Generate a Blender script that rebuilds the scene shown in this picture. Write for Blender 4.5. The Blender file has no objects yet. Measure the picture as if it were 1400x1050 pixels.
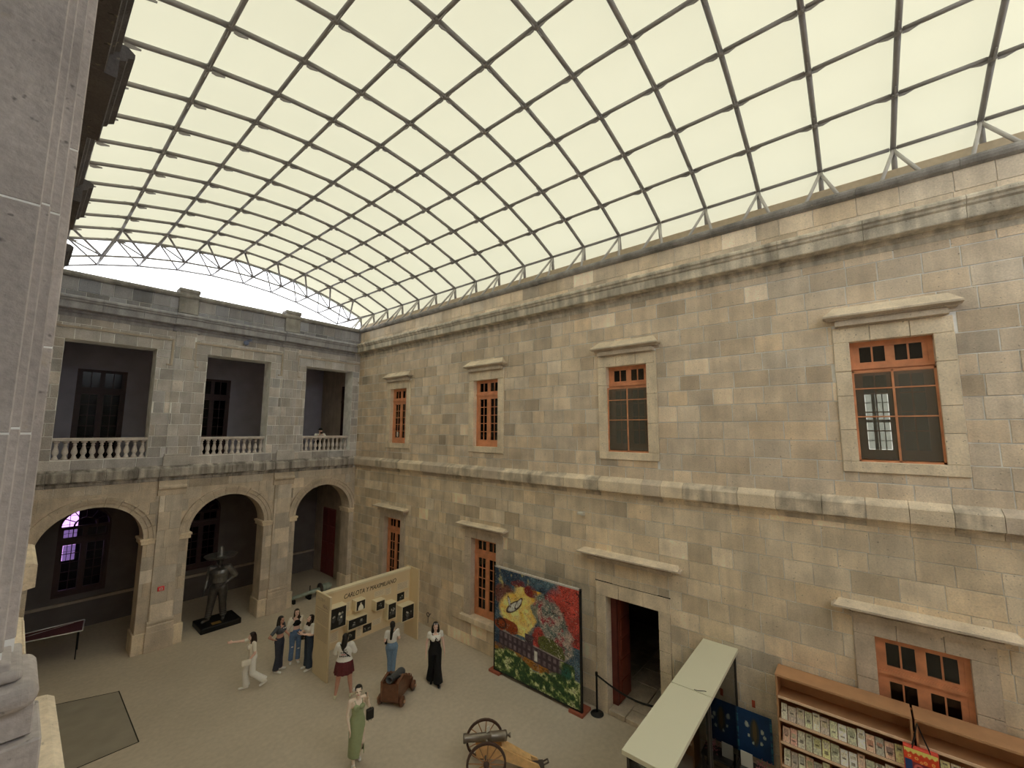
import bpy, bmesh, math, random
import numpy as np
from mathutils import Vector, Matrix
random.seed(7)
rng = np.random.RandomState(7)
S = bpy.context.scene
COL = S.collection
pi = math.pi

# ------------------------------------------------------------------ camera
CAM_H = 7.35
yaw, pit, rol = [math.radians(a) for a in (50.228, 6.370, 0.1945)]
Fv = Vector((math.sin(yaw)*math.cos(pit), math.cos(yaw)*math.cos(pit), math.sin(pit)))
r0 = Vector((math.cos(yaw), -math.sin(yaw), 0)); u0 = r0.cross(Fv)
Rv = r0*math.cos(rol)+u0*math.sin(rol); Uv = -r0*math.sin(rol)+u0*math.cos(rol)
cd = bpy.data.cameras.new('camera'); cam = bpy.data.objects.new('camera', cd); COL.objects.link(cam)
cd.sensor_width = 36.0; cd.lens = 560.9/1400*36.0; cd.clip_start = 0.05; cd.clip_end = 300
M = Matrix((Rv, Uv, -Fv)).transposed().to_4x4(); M.translation = Vector((0, 0, CAM_H)); cam.matrix_world = M
S.camera = cam
# ------------------------------------------------------------------ sky, exposure
w = bpy.data.worlds.new('overcast_sky'); S.world = w; w.use_nodes = True
bg = w.node_tree.nodes['Background']; bg.inputs[0].default_value = (0.93, 0.97, 1.0, 1); bg.inputs[1].default_value = 2.7
S.view_settings.view_transform = 'Standard'; S.view_settings.look = 'None'
S.view_settings.exposure = 0.32; S.view_settings.gamma = 1.0; S.view_settings.use_curve_mapping = False
try:
    S.cycles.use_denoising = True
    S.cycles.max_bounces = 10; S.cycles.diffuse_bounces = 6; S.cycles.transparent_max_bounces = 12
    S.cycles.sample_clamp_indirect = 6
except Exception:
    pass

# ------------------------------------------------------------------ helpers
def lin(c):
    c = c/255.0
    return c/12.92 if c <= 0.04045 else ((c+0.055)/1.055)**2.4
def A(r, g, b, k=0.48):
    """albedo of a surface whose picture colour is r,g,b under a light level k of the membrane's warm white"""
    return tuple(min(0.86, lin(v)/(k*q)) for v, q in zip((r, g, b), (1.0, 0.92, 0.68)))
def tag(o, label=None, cat=None, group=None, kind=None):
    if label: o['label'] = label
    if cat: o['category'] = cat
    if group: o['group'] = group
    if kind: o['kind'] = kind
    return o
def link(name, me, mat=None, parent=None, loc=None):
    o = bpy.data.objects.new(name, me); COL.objects.link(o)
    if mat is not None and me is not None and not me.materials: me.materials.append(mat)
    if loc is not None: o.location = loc
    if parent: o.parent = parent
    return o
def empty(name, loc=(0, 0, 0), rz=0, label=None, cat=None, group=None, kind=None):
    o = bpy.data.objects.new(name, None); COL.objects.link(o); o.location = loc; o.rotation_euler = (0, 0, rz)
    o.empty_display_size = 0.1
    return tag(o, label, cat, group, kind)
def mesh(bm, name='m', smooth=False):
    bmesh.ops.recalc_face_normals(bm, faces=bm.faces[:])
    me = bpy.data.meshes.new(name); bm.to_mesh(me); bm.free()
    if smooth: me.shade_smooth()
    return me
def ob(name, bm, mat, parent=None, smooth=False, loc=None):
    return link(name, mesh(bm, name, smooth), mat, parent, loc)
def box(bm, x0, y0, z0, x1, y1, z1):
    v = [bm.verts.new(p) for p in ((x0,y0,z0),(x1,y0,z0),(x1,y1,z0),(x0,y1,z0),(x0,y0,z1),(x1,y0,z1),(x1,y1,z1),(x0,y1,z1))]
    for f in ((0,3,2,1),(4,5,6,7),(0,1,5,4),(1,2,6,5),(2,3,7,6),(3,0,4,7)): bm.faces.new([v[i] for i in f])
def BX(*a):
    bm = bmesh.new(); box(bm, *a); return bm
def tube(bm, p0, p1, r, r2=None, n=8, cap=True):
    p0 = Vector(p0); p1 = Vector(p1); d = (p1-p0).normalized()
    a = Vector((0, 0, 1)) if abs(d.z) < 0.9 else Vector((1, 0, 0))
    s = d.cross(a).normalized(); t = d.cross(s); r2 = r if r2 is None else r2
    A_, B_ = [], []
    for i in range(n):
        c = s*math.cos(2*pi*i/n)+t*math.sin(2*pi*i/n)
        A_.append(bm.verts.new(p0+c*r)); B_.append(bm.verts.new(p1+c*r2))
    for i in range(n): bm.faces.new((A_[i], A_[(i+1) % n], B_[(i+1) % n], B_[i]))
    if cap: bm.faces.new(A_[::-1]); bm.faces.new(B_)
def polytube(bm, pts, r, n=8):
    for a, b in zip(pts[:-1], pts[1:]): tube(bm, a, b, r, n=n)
def lathe(bm, prof, c=(0, 0, 0), n=12, axis=None):
    """prof: (radius, height) list; axis None = z"""
    c = Vector(c)
    if axis is None: s, t, d = Vector((1, 0, 0)), Vector((0, 1, 0)), Vector((0, 0, 1))
    else:
        d = Vector(axis).normalized(); a = Vector((0, 0, 1)) if abs(d.z) < 0.9 else Vector((1, 0, 0))
        s = d.cross(a).normalized(); t = d.cross(s)
    rings = [[bm.verts.new(c+d*h+(s*math.cos(2*pi*i/n)+t*math.sin(2*pi*i/n))*max(r, 1e-4)) for i in range(n)] for r, h in prof]
    for A_, B_ in zip(rings[:-1], rings[1:]):
        for i in range(n): bm.faces.new((A_[i], A_[(i+1) % n], B_[(i+1) % n], B_[i]))
    bm.faces.new(rings[0][::-1]); bm.faces.new(rings[-1])
def prism(bm, pts, vec):
    """closed polygon pts (3D) extruded by vec"""
    vec = Vector(vec); a = [bm.verts.new(p) for p in pts]; b = [bm.verts.new(Vector(p)+vec) for p in pts]; n = len(pts)
    for i in range(n): bm.faces.new((a[i], a[(i+1) % n], b[(i+1) % n], b[i]))
    bm.faces.new(a[::-1]); bm.faces.new(b)
def bevel(bm, w, seg=1):
    bmesh.ops.bevel(bm, geom=bm.edges[:], offset=w, segments=seg, affect='EDGES', profile=0.5)
    return bm

# ------------------------------------------------------------------ materials
MATS = {}
def N(nt, t, **kw):
    n = nt.nodes.new(t)
    for k, v in kw.items():
        if k in n.inputs: n.inputs[k].default_value = v
        else: setattr(n, k, v)
    return n
def mat(name, col, rough=0.7, metal=0.0, var=0.12, scale=8.0, bump=0.0, spec=0.4, mode='plain', bscale=None, alpha=None):
    """procedural material. mode: plain | object (tint from object colour) | attr (tint from the mesh's 'tint' attribute) | paint (colour from 'Col')"""
    if name in MATS: return MATS[name]
    m = bpy.data.materials.new(name); m.use_nodes = True; nt = m.node_tree; L = nt.links.new
    b = nt.nodes['Principled BSDF']; b.inputs['Roughness'].default_value = rough; b.inputs['Metallic'].default_value = metal
    b.inputs['Specular IOR Level'].default_value = spec
    geo = N(nt, 'ShaderNodeNewGeometry')
    nz = N(nt, 'ShaderNodeTexNoise'); nz.inputs['Scale'].default_value = scale; nz.inputs['Detail'].default_value = 6
    L(geo.outputs['Position'], nz.inputs['Vector'])
    mr = N(nt, 'ShaderNodeMapRange'); mr.inputs['From Min'].default_value = 0.25; mr.inputs['From Max'].default_value = 0.75
    mr.inputs['To Min'].default_value = 1-var; mr.inputs['To Max'].default_value = 1+var; L(nz.outputs['Fac'], mr.inputs['Value'])
    mul = N(nt, 'ShaderNodeVectorMath'); mul.operation = 'SCALE'; L(mr.outputs[0], mul.inputs['Scale'])
    if mode == 'plain': mul.inputs[0].default_value = col
    elif mode == 'object':
        oi = N(nt, 'ShaderNodeObjectInfo'); L(oi.outputs['Color'], mul.inputs[0])
    else:
        at = N(nt, 'ShaderNodeAttribute'); at.attribute_name = 'tint' if mode == 'attr' else 'Col'; L(at.outputs['Color'], mul.inputs[0])
    out = mul.outputs[0]
    L(out, b.inputs['Base Color'])
    if bump:
        n2 = N(nt, 'ShaderNodeTexNoise'); n2.inputs['Scale'].default_value = bscale or scale*3; n2.inputs['Detail'].default_value = 8
        L(geo.outputs['Position'], n2.inputs['Vector'])
        bp = N(nt, 'ShaderNodeBump'); bp.inputs['Strength'].default_value = bump; bp.inputs['Distance'].default_value = 0.02
        L(n2.outputs['Fac'], bp.inputs['Height']); L(bp.outputs[0], b.inputs['Normal'])
    MATS[name] = m; return m
def stone(name, mode, col=(0, 0, 0), streak=0.09, blotch=0.16):
    """volcanic ashlar: tint per block, grain, dark pits, pale wash marks, soot streaks"""
    if name in MATS: return MATS[name]
    m = bpy.data.materials.new(name); m.use_nodes = True; nt = m.node_tree; L = nt.links.new
    b = nt.nodes['Principled BSDF']; b.inputs['Roughness'].default_value = 0.92; b.inputs['Specular IOR Level'].default_value = 0.15
    geo = N(nt, 'ShaderNodeNewGeometry'); pos = geo.outputs['Position']
    def noise(sc, det=5, vec=None):
        n = N(nt, 'ShaderNodeTexNoise'); n.inputs['Scale'].default_value = sc; n.inputs['Detail'].default_value = det
        L(vec or pos, n.inputs['Vector']); return n.outputs['Fac']
    def rng_(v, a, b_, c, d):
        r = N(nt, 'ShaderNodeMapRange'); r.inputs['From Min'].default_value = a; r.inputs['From Max'].default_value = b_
        r.inputs['To Min'].default_value = c; r.inputs['To Max'].default_value = d; L(v, r.inputs['Value']); return r.outputs[0]
    def mulf(a, c):
        q = N(nt, 'ShaderNodeMath'); q.operation = 'MULTIPLY'; L(a, q.inputs[0]); L(c, q.inputs[1]); return q.outputs[0]
    if mode == 'object': src = N(nt, 'ShaderNodeObjectInfo').outputs['Color']
    elif mode == 'attr':
        at = N(nt, 'ShaderNodeAttribute'); at.attribute_name = 'tint'; src = at.outputs['Color']
    else:
        c = N(nt, 'ShaderNodeRGB'); c.outputs[0].default_value = (*col, 1); src = c.outputs[0]
    f = mulf(rng_(noise(2.2, 6), 0.3, 0.7, 1-blotch, 1+blotch), rng_(noise(38, 4), 0.3, 0.7, 0.90, 1.10))
    pits = rng_(noise(24, 2), 0.24, 0.32, 0.45, 1.0)
    f = mulf(f, pits)
    mp = N(nt, 'ShaderNodeMapping'); mp.inputs['Scale'].default_value = (5.5, 5.5, 0.55); L(pos, mp.inputs['Vector'])
    f = mulf(f, rng_(noise(1.0, 4, mp.outputs[0]), 0.35, 0.65, 1-streak, 1+streak*0.7))
    sc = N(nt, 'ShaderNodeVectorMath'); sc.operation = 'SCALE'; L(src, sc.inputs[0]); L(f, sc.inputs['Scale'])
    mx = N(nt, 'ShaderNodeMix'); mx.data_type = 'RGBA'; L(sc.outputs[0], mx.inputs[6]); mx.inputs[7].default_value = (0.50, 0.42, 0.29, 1)
    L(mulf(rng_(noise(14, 3), 0.66, 0.74, 0, 0.55), rng_(noise(1.3, 2), 0.45, 0.6, 0, 1)), mx.inputs[0])
    L(mx.outputs[2], b.inputs['Base Color'])
    bp = N(nt, 'ShaderNodeBump'); bp.inputs['Strength'].default_value = 0.35; bp.inputs['Distance'].default_value = 0.02
    L(noise(30, 6), bp.inputs['Height']); L(bp.outputs[0], b.inputs['Normal'])
    MATS[name] = m; return m
def glass(name, tint=(0.6, 0.62, 0.6), rough=0.03, refl_grey=0.0):
    """thin pane: see-through with reflections"""
    if name in MATS: return MATS[name]
    m = bpy.data.materials.new(name); m.use_nodes = True; nt = m.node_tree; L = nt.links.new
    nt.nodes.remove(nt.nodes['Principled BSDF']); out = nt.nodes['Material Output']
    g = N(nt, 'ShaderNodeBsdfGlossy'); g.inputs['Roughness'].default_value = rough; g.inputs['Color'].default_value = (0.9, 0.9, 0.9, 1)
    t = N(nt, 'ShaderNodeBsdfTransparent'); t.inputs['Color'].default_value = (*tint, 1)
    fr = N(nt, 'ShaderNodeFresnel'); fr.inputs['IOR'].default_value = 1.5
    mx = N(nt, 'ShaderNodeMixShader'); L(fr.outputs[0], mx.inputs[0]); L(t.outputs[0], mx.inputs[1]); L(g.outputs[0], mx.inputs[2])
    last = mx.outputs[0]
    if refl_grey:  # even diffuse grey that stands in for a reflection on the pane
        dd = N(nt, 'ShaderNodeBsdfDiffuse'); dd.inputs['Color'].default_value = (0.46, 0.43, 0.36, 1); m2 = N(nt, 'ShaderNodeMixShader'); m2.inputs[0].default_value = refl_grey
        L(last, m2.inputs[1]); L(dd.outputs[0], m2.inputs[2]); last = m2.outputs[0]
    L(last, out.inputs[0]); MATS[name] = m; return m
def emit(name, col, s):
    if name in MATS: return MATS[name]
    m = bpy.data.materials.new(name); m.use_nodes = True; nt = m.node_tree
    nz = N(nt, 'ShaderNodeTexNoise'); nz.inputs['Scale'].default_value = 3
    cr = N(nt, 'ShaderNodeMix'); cr.data_type = 'RGBA'; nt.links.new(nz.outputs['Fac'], cr.inputs[0])
    cr.inputs[6].default_value = (*[c*0.6 for c in col], 1); cr.inputs[7].default_value = (*col, 1)
    b = nt.nodes['Principled BSDF']; nt.links.new(cr.outputs[2], b.inputs['Emission Color']); b.inputs['Emission Strength'].default_value = s
    b.inputs['Base Color'].default_value = (0, 0, 0, 1); MATS[name] = m; return m

STONE_U = A(157, 139, 108)
STONE_B = A(136, 127, 110)      # upper courses
STONE_L = A(164, 146, 112)
MORTAR = A(205, 186, 150)
m_part = stone('ashlar_block', 'object')
m_stuff = stone('ashlar_block_joined', 'attr')
m_stone = stone('dressed_stone', 'plain', A(150, 134, 106))
m_stone_d = stone('dark_dressed_stone', 'plain', A(132, 118, 94))
m_rain = stone('rain_streaked_stone', 'plain', A(122, 113, 95), streak=0.50, blotch=0.22)
m_soot = stone('sooty_stone', 'plain', A(116, 111, 101), streak=0.2)
m_lich = stone('mottled_ledge_stone', 'plain', A(150, 135, 106), streak=0.25, blotch=0.42)
m_cope = stone('weathered_coping_stone', 'plain', A(104, 97, 82), streak=0.15, blotch=0.35)
m_corn = stone('streaked_cornice_stone', 'plain', A(142, 130, 104), streak=0.32, blotch=0.25)
m_strut = mat('pale_painted_steel', (0.5, 0.47, 0.45), 0.45, var=0.06, scale=6)
m_stone_b = stone('grey_dressed_stone', 'plain', A(138, 129, 111))
m_stone_l = stone('pale_dressed_stone', 'plain', A(168, 150, 116))
m_mortar = mat('lime_mortar', MORTAR, 0.95, var=0.25, scale=3, bump=0.2)
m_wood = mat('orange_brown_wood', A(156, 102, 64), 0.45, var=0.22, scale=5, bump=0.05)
m_wood_d = mat('dark_red_wood', A(75, 32, 22, 0.5), 0.5, var=0.2, scale=5)
m_shelfwood = mat('shelf_veneer', A(146, 106, 66, 0.56), 0.5, var=0.12, scale=4)
m_shelfdark = mat('shelf_shadow_board', A(90, 52, 32, 0.6), 0.55, var=0.15, scale=4)
m_steel = mat('painted_roof_steel', (0.30, 0.28, 0.27), 0.5, var=0.08, scale=6)
m_white = mat('matt_white', (0.75, 0.73, 0.66), 0.6, var=0.04)
m_black = mat('matt_black', (0.012, 0.012, 0.012), 0.5, var=0.2)
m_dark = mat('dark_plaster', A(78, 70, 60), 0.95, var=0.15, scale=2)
m_glass = glass('window_pane_glass')
m_glass2 = glass('dull_old_pane', (0.35, 0.37, 0.40), 0.12)
for _n in m_glass2.node_tree.nodes:
    if _n.type == 'FRESNEL': _n.inputs['IOR'].default_value = 1.25
m_paint = mat('printed_picture', (1, 1, 1), 0.55, var=0.10, scale=60, mode='paint')

# membrane roof cloth
mm = bpy.data.materials.new('translucent_roof_membrane'); mm.use_nodes = True; nt = mm.node_tree; L = nt.links.new
nt.nodes.remove(nt.nodes['Principled BSDF'])
geo = N(nt, 'ShaderNodeNewGeometry'); nz = N(nt, 'ShaderNodeTexNoise'); nz.inputs['Scale'].default_value = 0.5; nz.inputs['Detail'].default_value = 5
L(geo.outputs['Position'], nz.inputs['Vector'])
cm = N(nt, 'ShaderNodeMix'); cm.data_type = 'RGBA'; L(nz.outputs['Fac'], cm.inputs[0])
cm.inputs[6].default_value = (0.214, 0.204, 0.149, 1); cm.inputs[7].default_value = (0.242, 0.230, 0.170, 1)
tr = N(nt, 'ShaderNodeBsdfTranslucent'); df = N(nt, 'ShaderNodeBsdfDiffuse'); df.inputs['Color'].default_value = (0.55, 0.52, 0.42, 1)
ad = N(nt, 'ShaderNodeAddShader'); L(cm.outputs[2], tr.inputs['Color']); L(tr.outputs[0], ad.inputs[0]); L(df.outputs[0], ad.inputs[1])
L(ad.outputs[0], nt.nodes['Material Output'].inputs[0])
m_mem = mm
# concrete floor
mf = bpy.data.materials.new('worn_concrete_floor'); mf.use_nodes = True; nt = mf.node_tree; L = nt.links.new; b = nt.nodes['Principled BSDF']
geo = N(nt, 'ShaderNodeNewGeometry'); b.inputs['Roughness'].default_value = 0.75; b.inputs['Specular IOR Level'].default_value = 0.25
n1 = N(nt, 'ShaderNodeTexNoise'); n1.inputs['Scale'].default_value = 0.45; n1.inputs['Detail'].default_value = 8; n1.inputs['Roughness'].default_value = 0.6
n2 = N(nt, 'ShaderNodeTexNoise'); n2.inputs['Scale'].default_value = 9; n2.inputs['Detail'].default_value = 6
for n_ in (n1, n2): L(geo.outputs['Position'], n_.inputs['Vector'])
c1 = N(nt, 'ShaderNodeMix'); c1.data_type = 'RGBA'; L(n1.outputs['Fac'], c1.inputs[0])
c1.inputs[6].default_value = (*A(130, 117, 91), 1); c1.inputs[7].default_value = (*A(155, 140, 111), 1)
r1 = N(nt, 'ShaderNodeMapRange'); r1.inputs['From Min'].default_value = .3; r1.inputs['From Max'].default_value = .7; r1.inputs['To Min'].default_value = .93; r1.inputs['To Max'].default_value = 1.07
L(n2.outputs['Fac'], r1.inputs['Value'])
s1 = N(nt, 'ShaderNodeVectorMath'); s1.operation = 'SCALE'; L(c1.outputs[2], s1.inputs[0]); L(r1.outputs[0], s1.inputs['Scale']); L(s1.outputs[0], b.inputs['Base Color'])
bp = N(nt, 'ShaderNodeBump'); bp.inputs['Strength'].default_value = .15; L(n2.outputs['Fac'], bp.inputs['Height']); L(bp.outputs[0], b.inputs['Normal'])
m_floor = mf
m_floor2 = mat('dark_floor_patch', A(112, 102, 80), 0.8, var=0.12, scale=2, bump=0.15)

# ------------------------------------------------------------------ masonry
W, D = 10.56, 18.55
RIGHT = dict(P=lambda u, v, d: (W-d, u, v)); BACK = dict(P=lambda u, v, d: (u, D-d, v)); LEFT = dict(P=lambda u, v, d: (-0.06+d, u, v))
unit = {}
def unit_block(kind):
    if kind in unit: return unit[kind]
    P = {'R': RIGHT, 'B': BACK, 'L': LEFT}[kind]['P']; o = Vector(P(0, 0, 0)); g = lambda u, v, d: Vector(P(u, v, d))-o
    bm = bmesh.new(); e = 0.02; k = 0.03
    a = [bm.verts.new(g(u, v, 0)) for u, v in ((-.5, -.5), (.5, -.5), (.5, .5), (-.5, .5))]
    b_ = [bm.verts.new(g(u, v, 0.7)) for u, v in ((-.5, -.5), (.5, -.5), (.5, .5), (-.5, .5))]
    c = [bm.verts.new(g(u*(1-e), v*(1-k), 1)) for u, v in ((-.5, -.5), (.5, -.5), (.5, .5), (-.5, .5))]
    for q, r in ((a, b_), (b_, c)):
        for i in range(4): bm.faces.new((q[i], q[(i+1) % 4], r[(i+1) % 4], r[i]))
    bm.faces.new(c); me = mesh(bm, 'block'); me.materials.append(m_part); unit[kind] = me; return me
def cut(rects, holes):
    for (a0, a1, b0, b1) in holes:
        out = []
        for (u0, u1, v0, v1) in rects:
            if u1 <= a0 or u0 >= a1 or v1 <= b0 or v0 >= b1: out.append((u0, u1, v0, v1)); continue
            if u0 < a0: out.append((u0, a0, v0, v1))
            if u1 > a1: out.append((a1, u1, v0, v1))
            m0, m1 = max(u0, a0), min(u1, a1)
            if v0 < b0: out.append((m0, m1, v0, b0))
            if v1 > b1: out.append((m0, m1, b1, v1))
        rects = out
    return rects
def tint(base, spread=0.13):
    k = 1+random.gauss(0, spread); q = random.random()
    if q < 0.06: k *= 1.28
    elif q < 0.14: k *= 0.80
    h = random.gauss(0, 0.018)
    return (base[0]*k*(1+h), base[1]*k, base[2]*k*(1-h*1.5), 1)
def courses(u0, u1, vs, bw, holes=(), jit=0.3):
    out = []
    for i, (v0, v1) in enumerate(zip(vs[:-1], vs[1:])):
        u = u0-random.uniform(0, bw)
        row = []
        while u < u1:
            wd = bw*random.uniform(1-jit, 1+jit)
            a, b_ = max(u, u0), min(u+wd, u1)
            if b_-a > 0.05: row.append((a, b_, v0, v1))
            u += wd
        out += cut(row, holes)
    return [r for r in out if r[1]-r[0] > 0.05 and r[3]-r[2] > 0.04]
def lay(kind, parent, blocks, base, joint=0.014, depth=0.02, name='stone', most=300, proud=0.0, spread=0.13, in_view=None):
    """blocks [(u0,u1,v0,v1)] or with a 5th entry d (plane offset); nearest ones as parts, the rest joined"""
    P = {'R': RIGHT, 'B': BACK, 'L': LEFT}[kind]['P']; rank = []
    for r in blocks:
        d = r[4] if len(r) > 4 else proud
        c = Vector(P((r[0]+r[1])/2, (r[2]+r[3])/2, d)); q = c-Vector((0, 0, CAM_H)); z = q.dot(Fv)
        vis = z > 0.2 and abs(q.dot(Rv)/z) < 1.3 and abs(q.dot(Uv)/z) < 1.0
        rank.append(((r[1]-r[0])*(r[3]-r[2])/(q.length**3)*abs(q.x if kind != 'B' else q.y) if vis else 0, r, d))
    rank.sort(key=lambda t: -t[0]); ub = unit_block(kind); o = Vector(P(0, 0, 0))
    for i, (a, r, d) in enumerate(rank[:most]):
        if a == 0: break
        e = bpy.data.objects.new(name, ub); COL.objects.link(e); e.location = P((r[0]+r[1])/2, (r[2]+r[3])/2, d)
        dd = depth+random.uniform(-0.004, 0.005); lu, lv = r[1]-r[0]-joint, r[3]-r[2]-joint
        e.scale = (dd, lu, lv) if kind != 'B' else (lu, dd, lv); e.color = tint(base, spread); e.parent = parent
    rest = [t for t in rank[:most] if t[0] == 0]+rank[most:]
    if rest:
        bm = bmesh.new(); tl = bm.verts.layers.float_color.new('tint')
        for a, r, d in rest:
            j = joint/2; n0 = len(bm.verts); t = tint(base, spread); dd = depth+random.uniform(-0.004, 0.005)
            q0 = [bm.verts.new(P(u, v, d)) for u, v in ((r[0]+j, r[2]+j), (r[1]-j, r[2]+j), (r[1]-j, r[3]-j), (r[0]+j, r[3]-j))]
            q1 = [bm.verts.new(P(u, v, d+dd)) for u, v in ((r[0]+j, r[2]+j), (r[1]-j, r[2]+j), (r[1]-j, r[3]-j), (r[0]+j, r[3]-j))]
            for v in q0+q1: v[tl] = t
            for i in range(4): bm.faces.new((q0[i], q0[(i+1) % 4], q1[(i+1) % 4], q1[i]))
            bm.faces.new(q1)
        e = ob('far_'+name if not name.startswith('far') else name, bm, m_stuff, parent); e['kind'] = 'stuff'
def slabs(kind, u0, u1, v0, v1, holes, d0, d1, bm=None):
    """a wall slab with rectangular holes as boxes between plane offsets d0 and d1"""
    P = {'R': RIGHT, 'B': BACK, 'L': LEFT}[kind]['P']; bm = bm or bmesh.new()
    for (a, b_, c, d) in cut([(u0, u1, v0, v1)], holes):
        p, q = P(a, c, d0), P(b_, d, d1)
        box(bm, min(p[0], q[0]), min(p[1], q[1]), min(p[2], q[2]), max(p[0], q[0]), max(p[1], q[1]), max(p[2], q[2]))
    return bm
def mould(kind, prof, u0, u1, bm=None):
    """profile [(offset out of the wall, height)] swept along the wall"""
    P = {'R': RIGHT, 'B': BACK, 'L': LEFT}[kind]['P']; bm = bm or bmesh.new()
    a = [bm.verts.new(P(u0, z, d)) for d, z in prof]; b_ = [bm.verts.new(P(u1, z, d)) for d, z in prof]; n = len(prof)
    for i in range(n): bm.faces.new((a[i], a[(i+1) % n], b_[(i+1) % n], b_[i]))
    bm.faces.new(a[::-1]); bm.faces.new(b_); return bm
def segs(kind, prof, u0, u1, ln, name, parent, m, gap=0.012, jit=0.3):
    u = u0
    base_m = m
    while u < u1-0.05:
        m = base_m if name != 'ledge_stone' or base_m is m_rain else random.choice((m_stone_l, m_lich, m_lich, m_stone))
        e = min(u1, u+ln*random.uniform(1-jit, 1+jit))
        if u1-e < 0.2: e = u1
        o = ob(name, mould(kind, prof, u+gap/2, e-gap/2), m, parent)
        o.color = tint(STONE_U); u = e
def bxu(kind, bm, u0, u1, v0, v1, d0, d1):
    P = {'R': RIGHT, 'B': BACK, 'L': LEFT}[kind]['P']; p, q = P(u0, v0, d0), P(u1, v1, d1)
    box(bm, *[min(p[i], q[i]) for i in range(3)], *[max(p[i], q[i]) for i in range(3)]); return bm

# ================================================================== STRUCTURE
YS = -8.0                       # south end of the courtyard
# floor
fl = ob('floor', BX(-4.2, YS-0.5, -0.3, 17, 23.4, 0.0), m_floor); tag(fl, kind='structure')
def flat(name, pts, z, m, parent, h=0.006):
    bm = bmesh.new(); prism(bm, [(x, y, z) for x, y in pts], (0, 0, h)); return ob(name, bm, m, parent)
m_groove = mat('dark_joint', (0.035, 0.031, 0.025), 0.95)
flat('hatch_cover', [(0.3, 13.55), (2.5, 13.5), (2.5, 16.42), (1.5, 16.9), (0.3, 17.0)], 0.0, m_floor2, fl, 0.005)
for a, b_ in (((2.5, 13.5), (2.5, 16.45)), ((2.5, 16.42), (1.3, 16.95)), ((2.5, 13.5), (0.3, 13.55))):
    v = Vector((b_[0]-a[0], b_[1]-a[1])).normalized()*0.012; n = Vector((-v.y, v.x))
    flat('floor_joint', [(a[0]+n.x, a[1]+n.y), (b_[0]+n.x, b_[1]+n.y), (b_[0]-n.x, b_[1]-n.y), (a[0]-n.x, a[1]-n.y)], 0.004, m_groove, fl, 0.003)
#flat('floor_patch', [(2.56, 13.3), (2.95, 13.5), (2.9, 15.4), (2.62, 16.6)], 0.0, m_floor2, fl, 0.003)
#flat('floor_patch', [(1.2, 17.1), (2.3, 16.7), (2.4, 17.1), (1.6, 17.6)], 0.0, m_floor2, fl, 0.003)
#flat('floor_patch', [(4.9, 11.9), (5.6, 11.6), (5.75, 12.0), (5.0, 12.3)], 0.0, mat('faint_floor_patch', A(110, 100, 79), 0.8, scale=2), fl, 0.002)

# ---------------------------------------------------------------- right wall
wr = tag(ob('wall_right', BX(W+0.46, YS, -0.2, W+0.62, 19.6, 0), m_mortar), kind='structure')
UP = [(-1.21, -0.02), (4.15, 5.31), (9.40, 10.57), (14.62, 15.78)]      # upper windows (y)
UZ0, UZ1 = 6.76, 9.12
G1, G2, G3, G4 = (14.75, 15.92, 0.92, 3.62), (9.43, 10.60, 1.02, 3.60), (4.04, 5.46, 0.0, 2.92), (-1.22, -0.01, 0.3, 3.57)
holes = [(a, b_, UZ0, UZ1) for a, b_ in UP]+[G1, G2, G3, G4, (-6.4, -5.2, UZ0, UZ1)]
ob('wall_core', slabs('R', YS, 19.3, 0, 12.1, [(h[0]-.02, h[1]+.02, h[2]-.02, h[3]+.02) for h in holes], -0.5, -0.002), m_mortar, wr)
fr_u = [(a-0.27, b_+0.25, 6.56, 9.45) for a, b_ in UP]
fr = fr_u+[(14.45, 16.25, 0.75, 3.86), (9.13, 10.92, 0.84, 3.86), (3.76, 5.76, 0, 3.27), (-1.52, 0.29, 0, 3.86)]
vs_u = [6.0, 6.37, 6.76, 7.15, 7.55, 7.95, 8.33, 8.70, 9.09, 9.48, 9.89, 10.27, 10.66, 11.0]
vs_l = [0.0, 0.38, 0.75, 1.14, 1.53, 1.90, 2.28, 2.67, 3.06, 3.47, 3.85, 4.26, 4.68, 5.04, 5.44, 5.72]
bu = courses(YS, 18.52, vs_u, 0.60, fr)
bl = courses(YS, 18.52, vs_l, 0.60, fr)
lay('R', wr, bu, STONE_U, most=165, name='stone', joint=0.018, depth=0.010, spread=0.085)
lay('R', wr, bl, STONE_L, most=135, name='stone', joint=0.012, depth=0.010, spread=0.09)
# string course
SC = [(-0.05, 5.53), (0.03, 5.56), (0.035, 5.65), (0.09, 5.665), (0.09, 5.70), (0.19, 5.715), (0.19, 5.965), (0.17, 5.99), (0.0, 6.09), (-0.05, 6.09)]
segs('R', SC, YS, 18.5, 0.62, 'ledge_stone', wr, m_stone_l, gap=0.008)
# cornice, parapet, coping
CO = [(-0.05, 10.80), (0.02, 10.83), (0.03, 10.93), (0.08, 10.96), (0.08, 11.02), (0.32, 11.03), (0.33, 11.05), (0.33, 11.24), (0.37, 11.27), (0.38, 11.31), (0.42, 11.34), (0.42, 11.39), (0.38, 11.43), (0.0, 11.52), (-0.05, 11.52)]
segs('R', CO, YS, 18.45, 1.1, 'cornice_stone', wr, m_corn, gap=0.006)
bp_ = courses(YS, 18.55, [11.50, 11.68, 12.09], 0.62)
lay('R', wr, bp_, STONE_U, name='parapet_stone', most=70, joint=0.009, depth=0.015, spread=0.09)
CP = [(-0.45, 12.07), (0.05, 12.07), (0.11, 12.10), (0.14, 12.15), (0.14, 12.20), (0.10, 12.25), (-0.45, 12.25)]
segs('R', CP, YS, 18.55, 1.3, 'coping_stone', wr, m_cope, gap=0.006)

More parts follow.
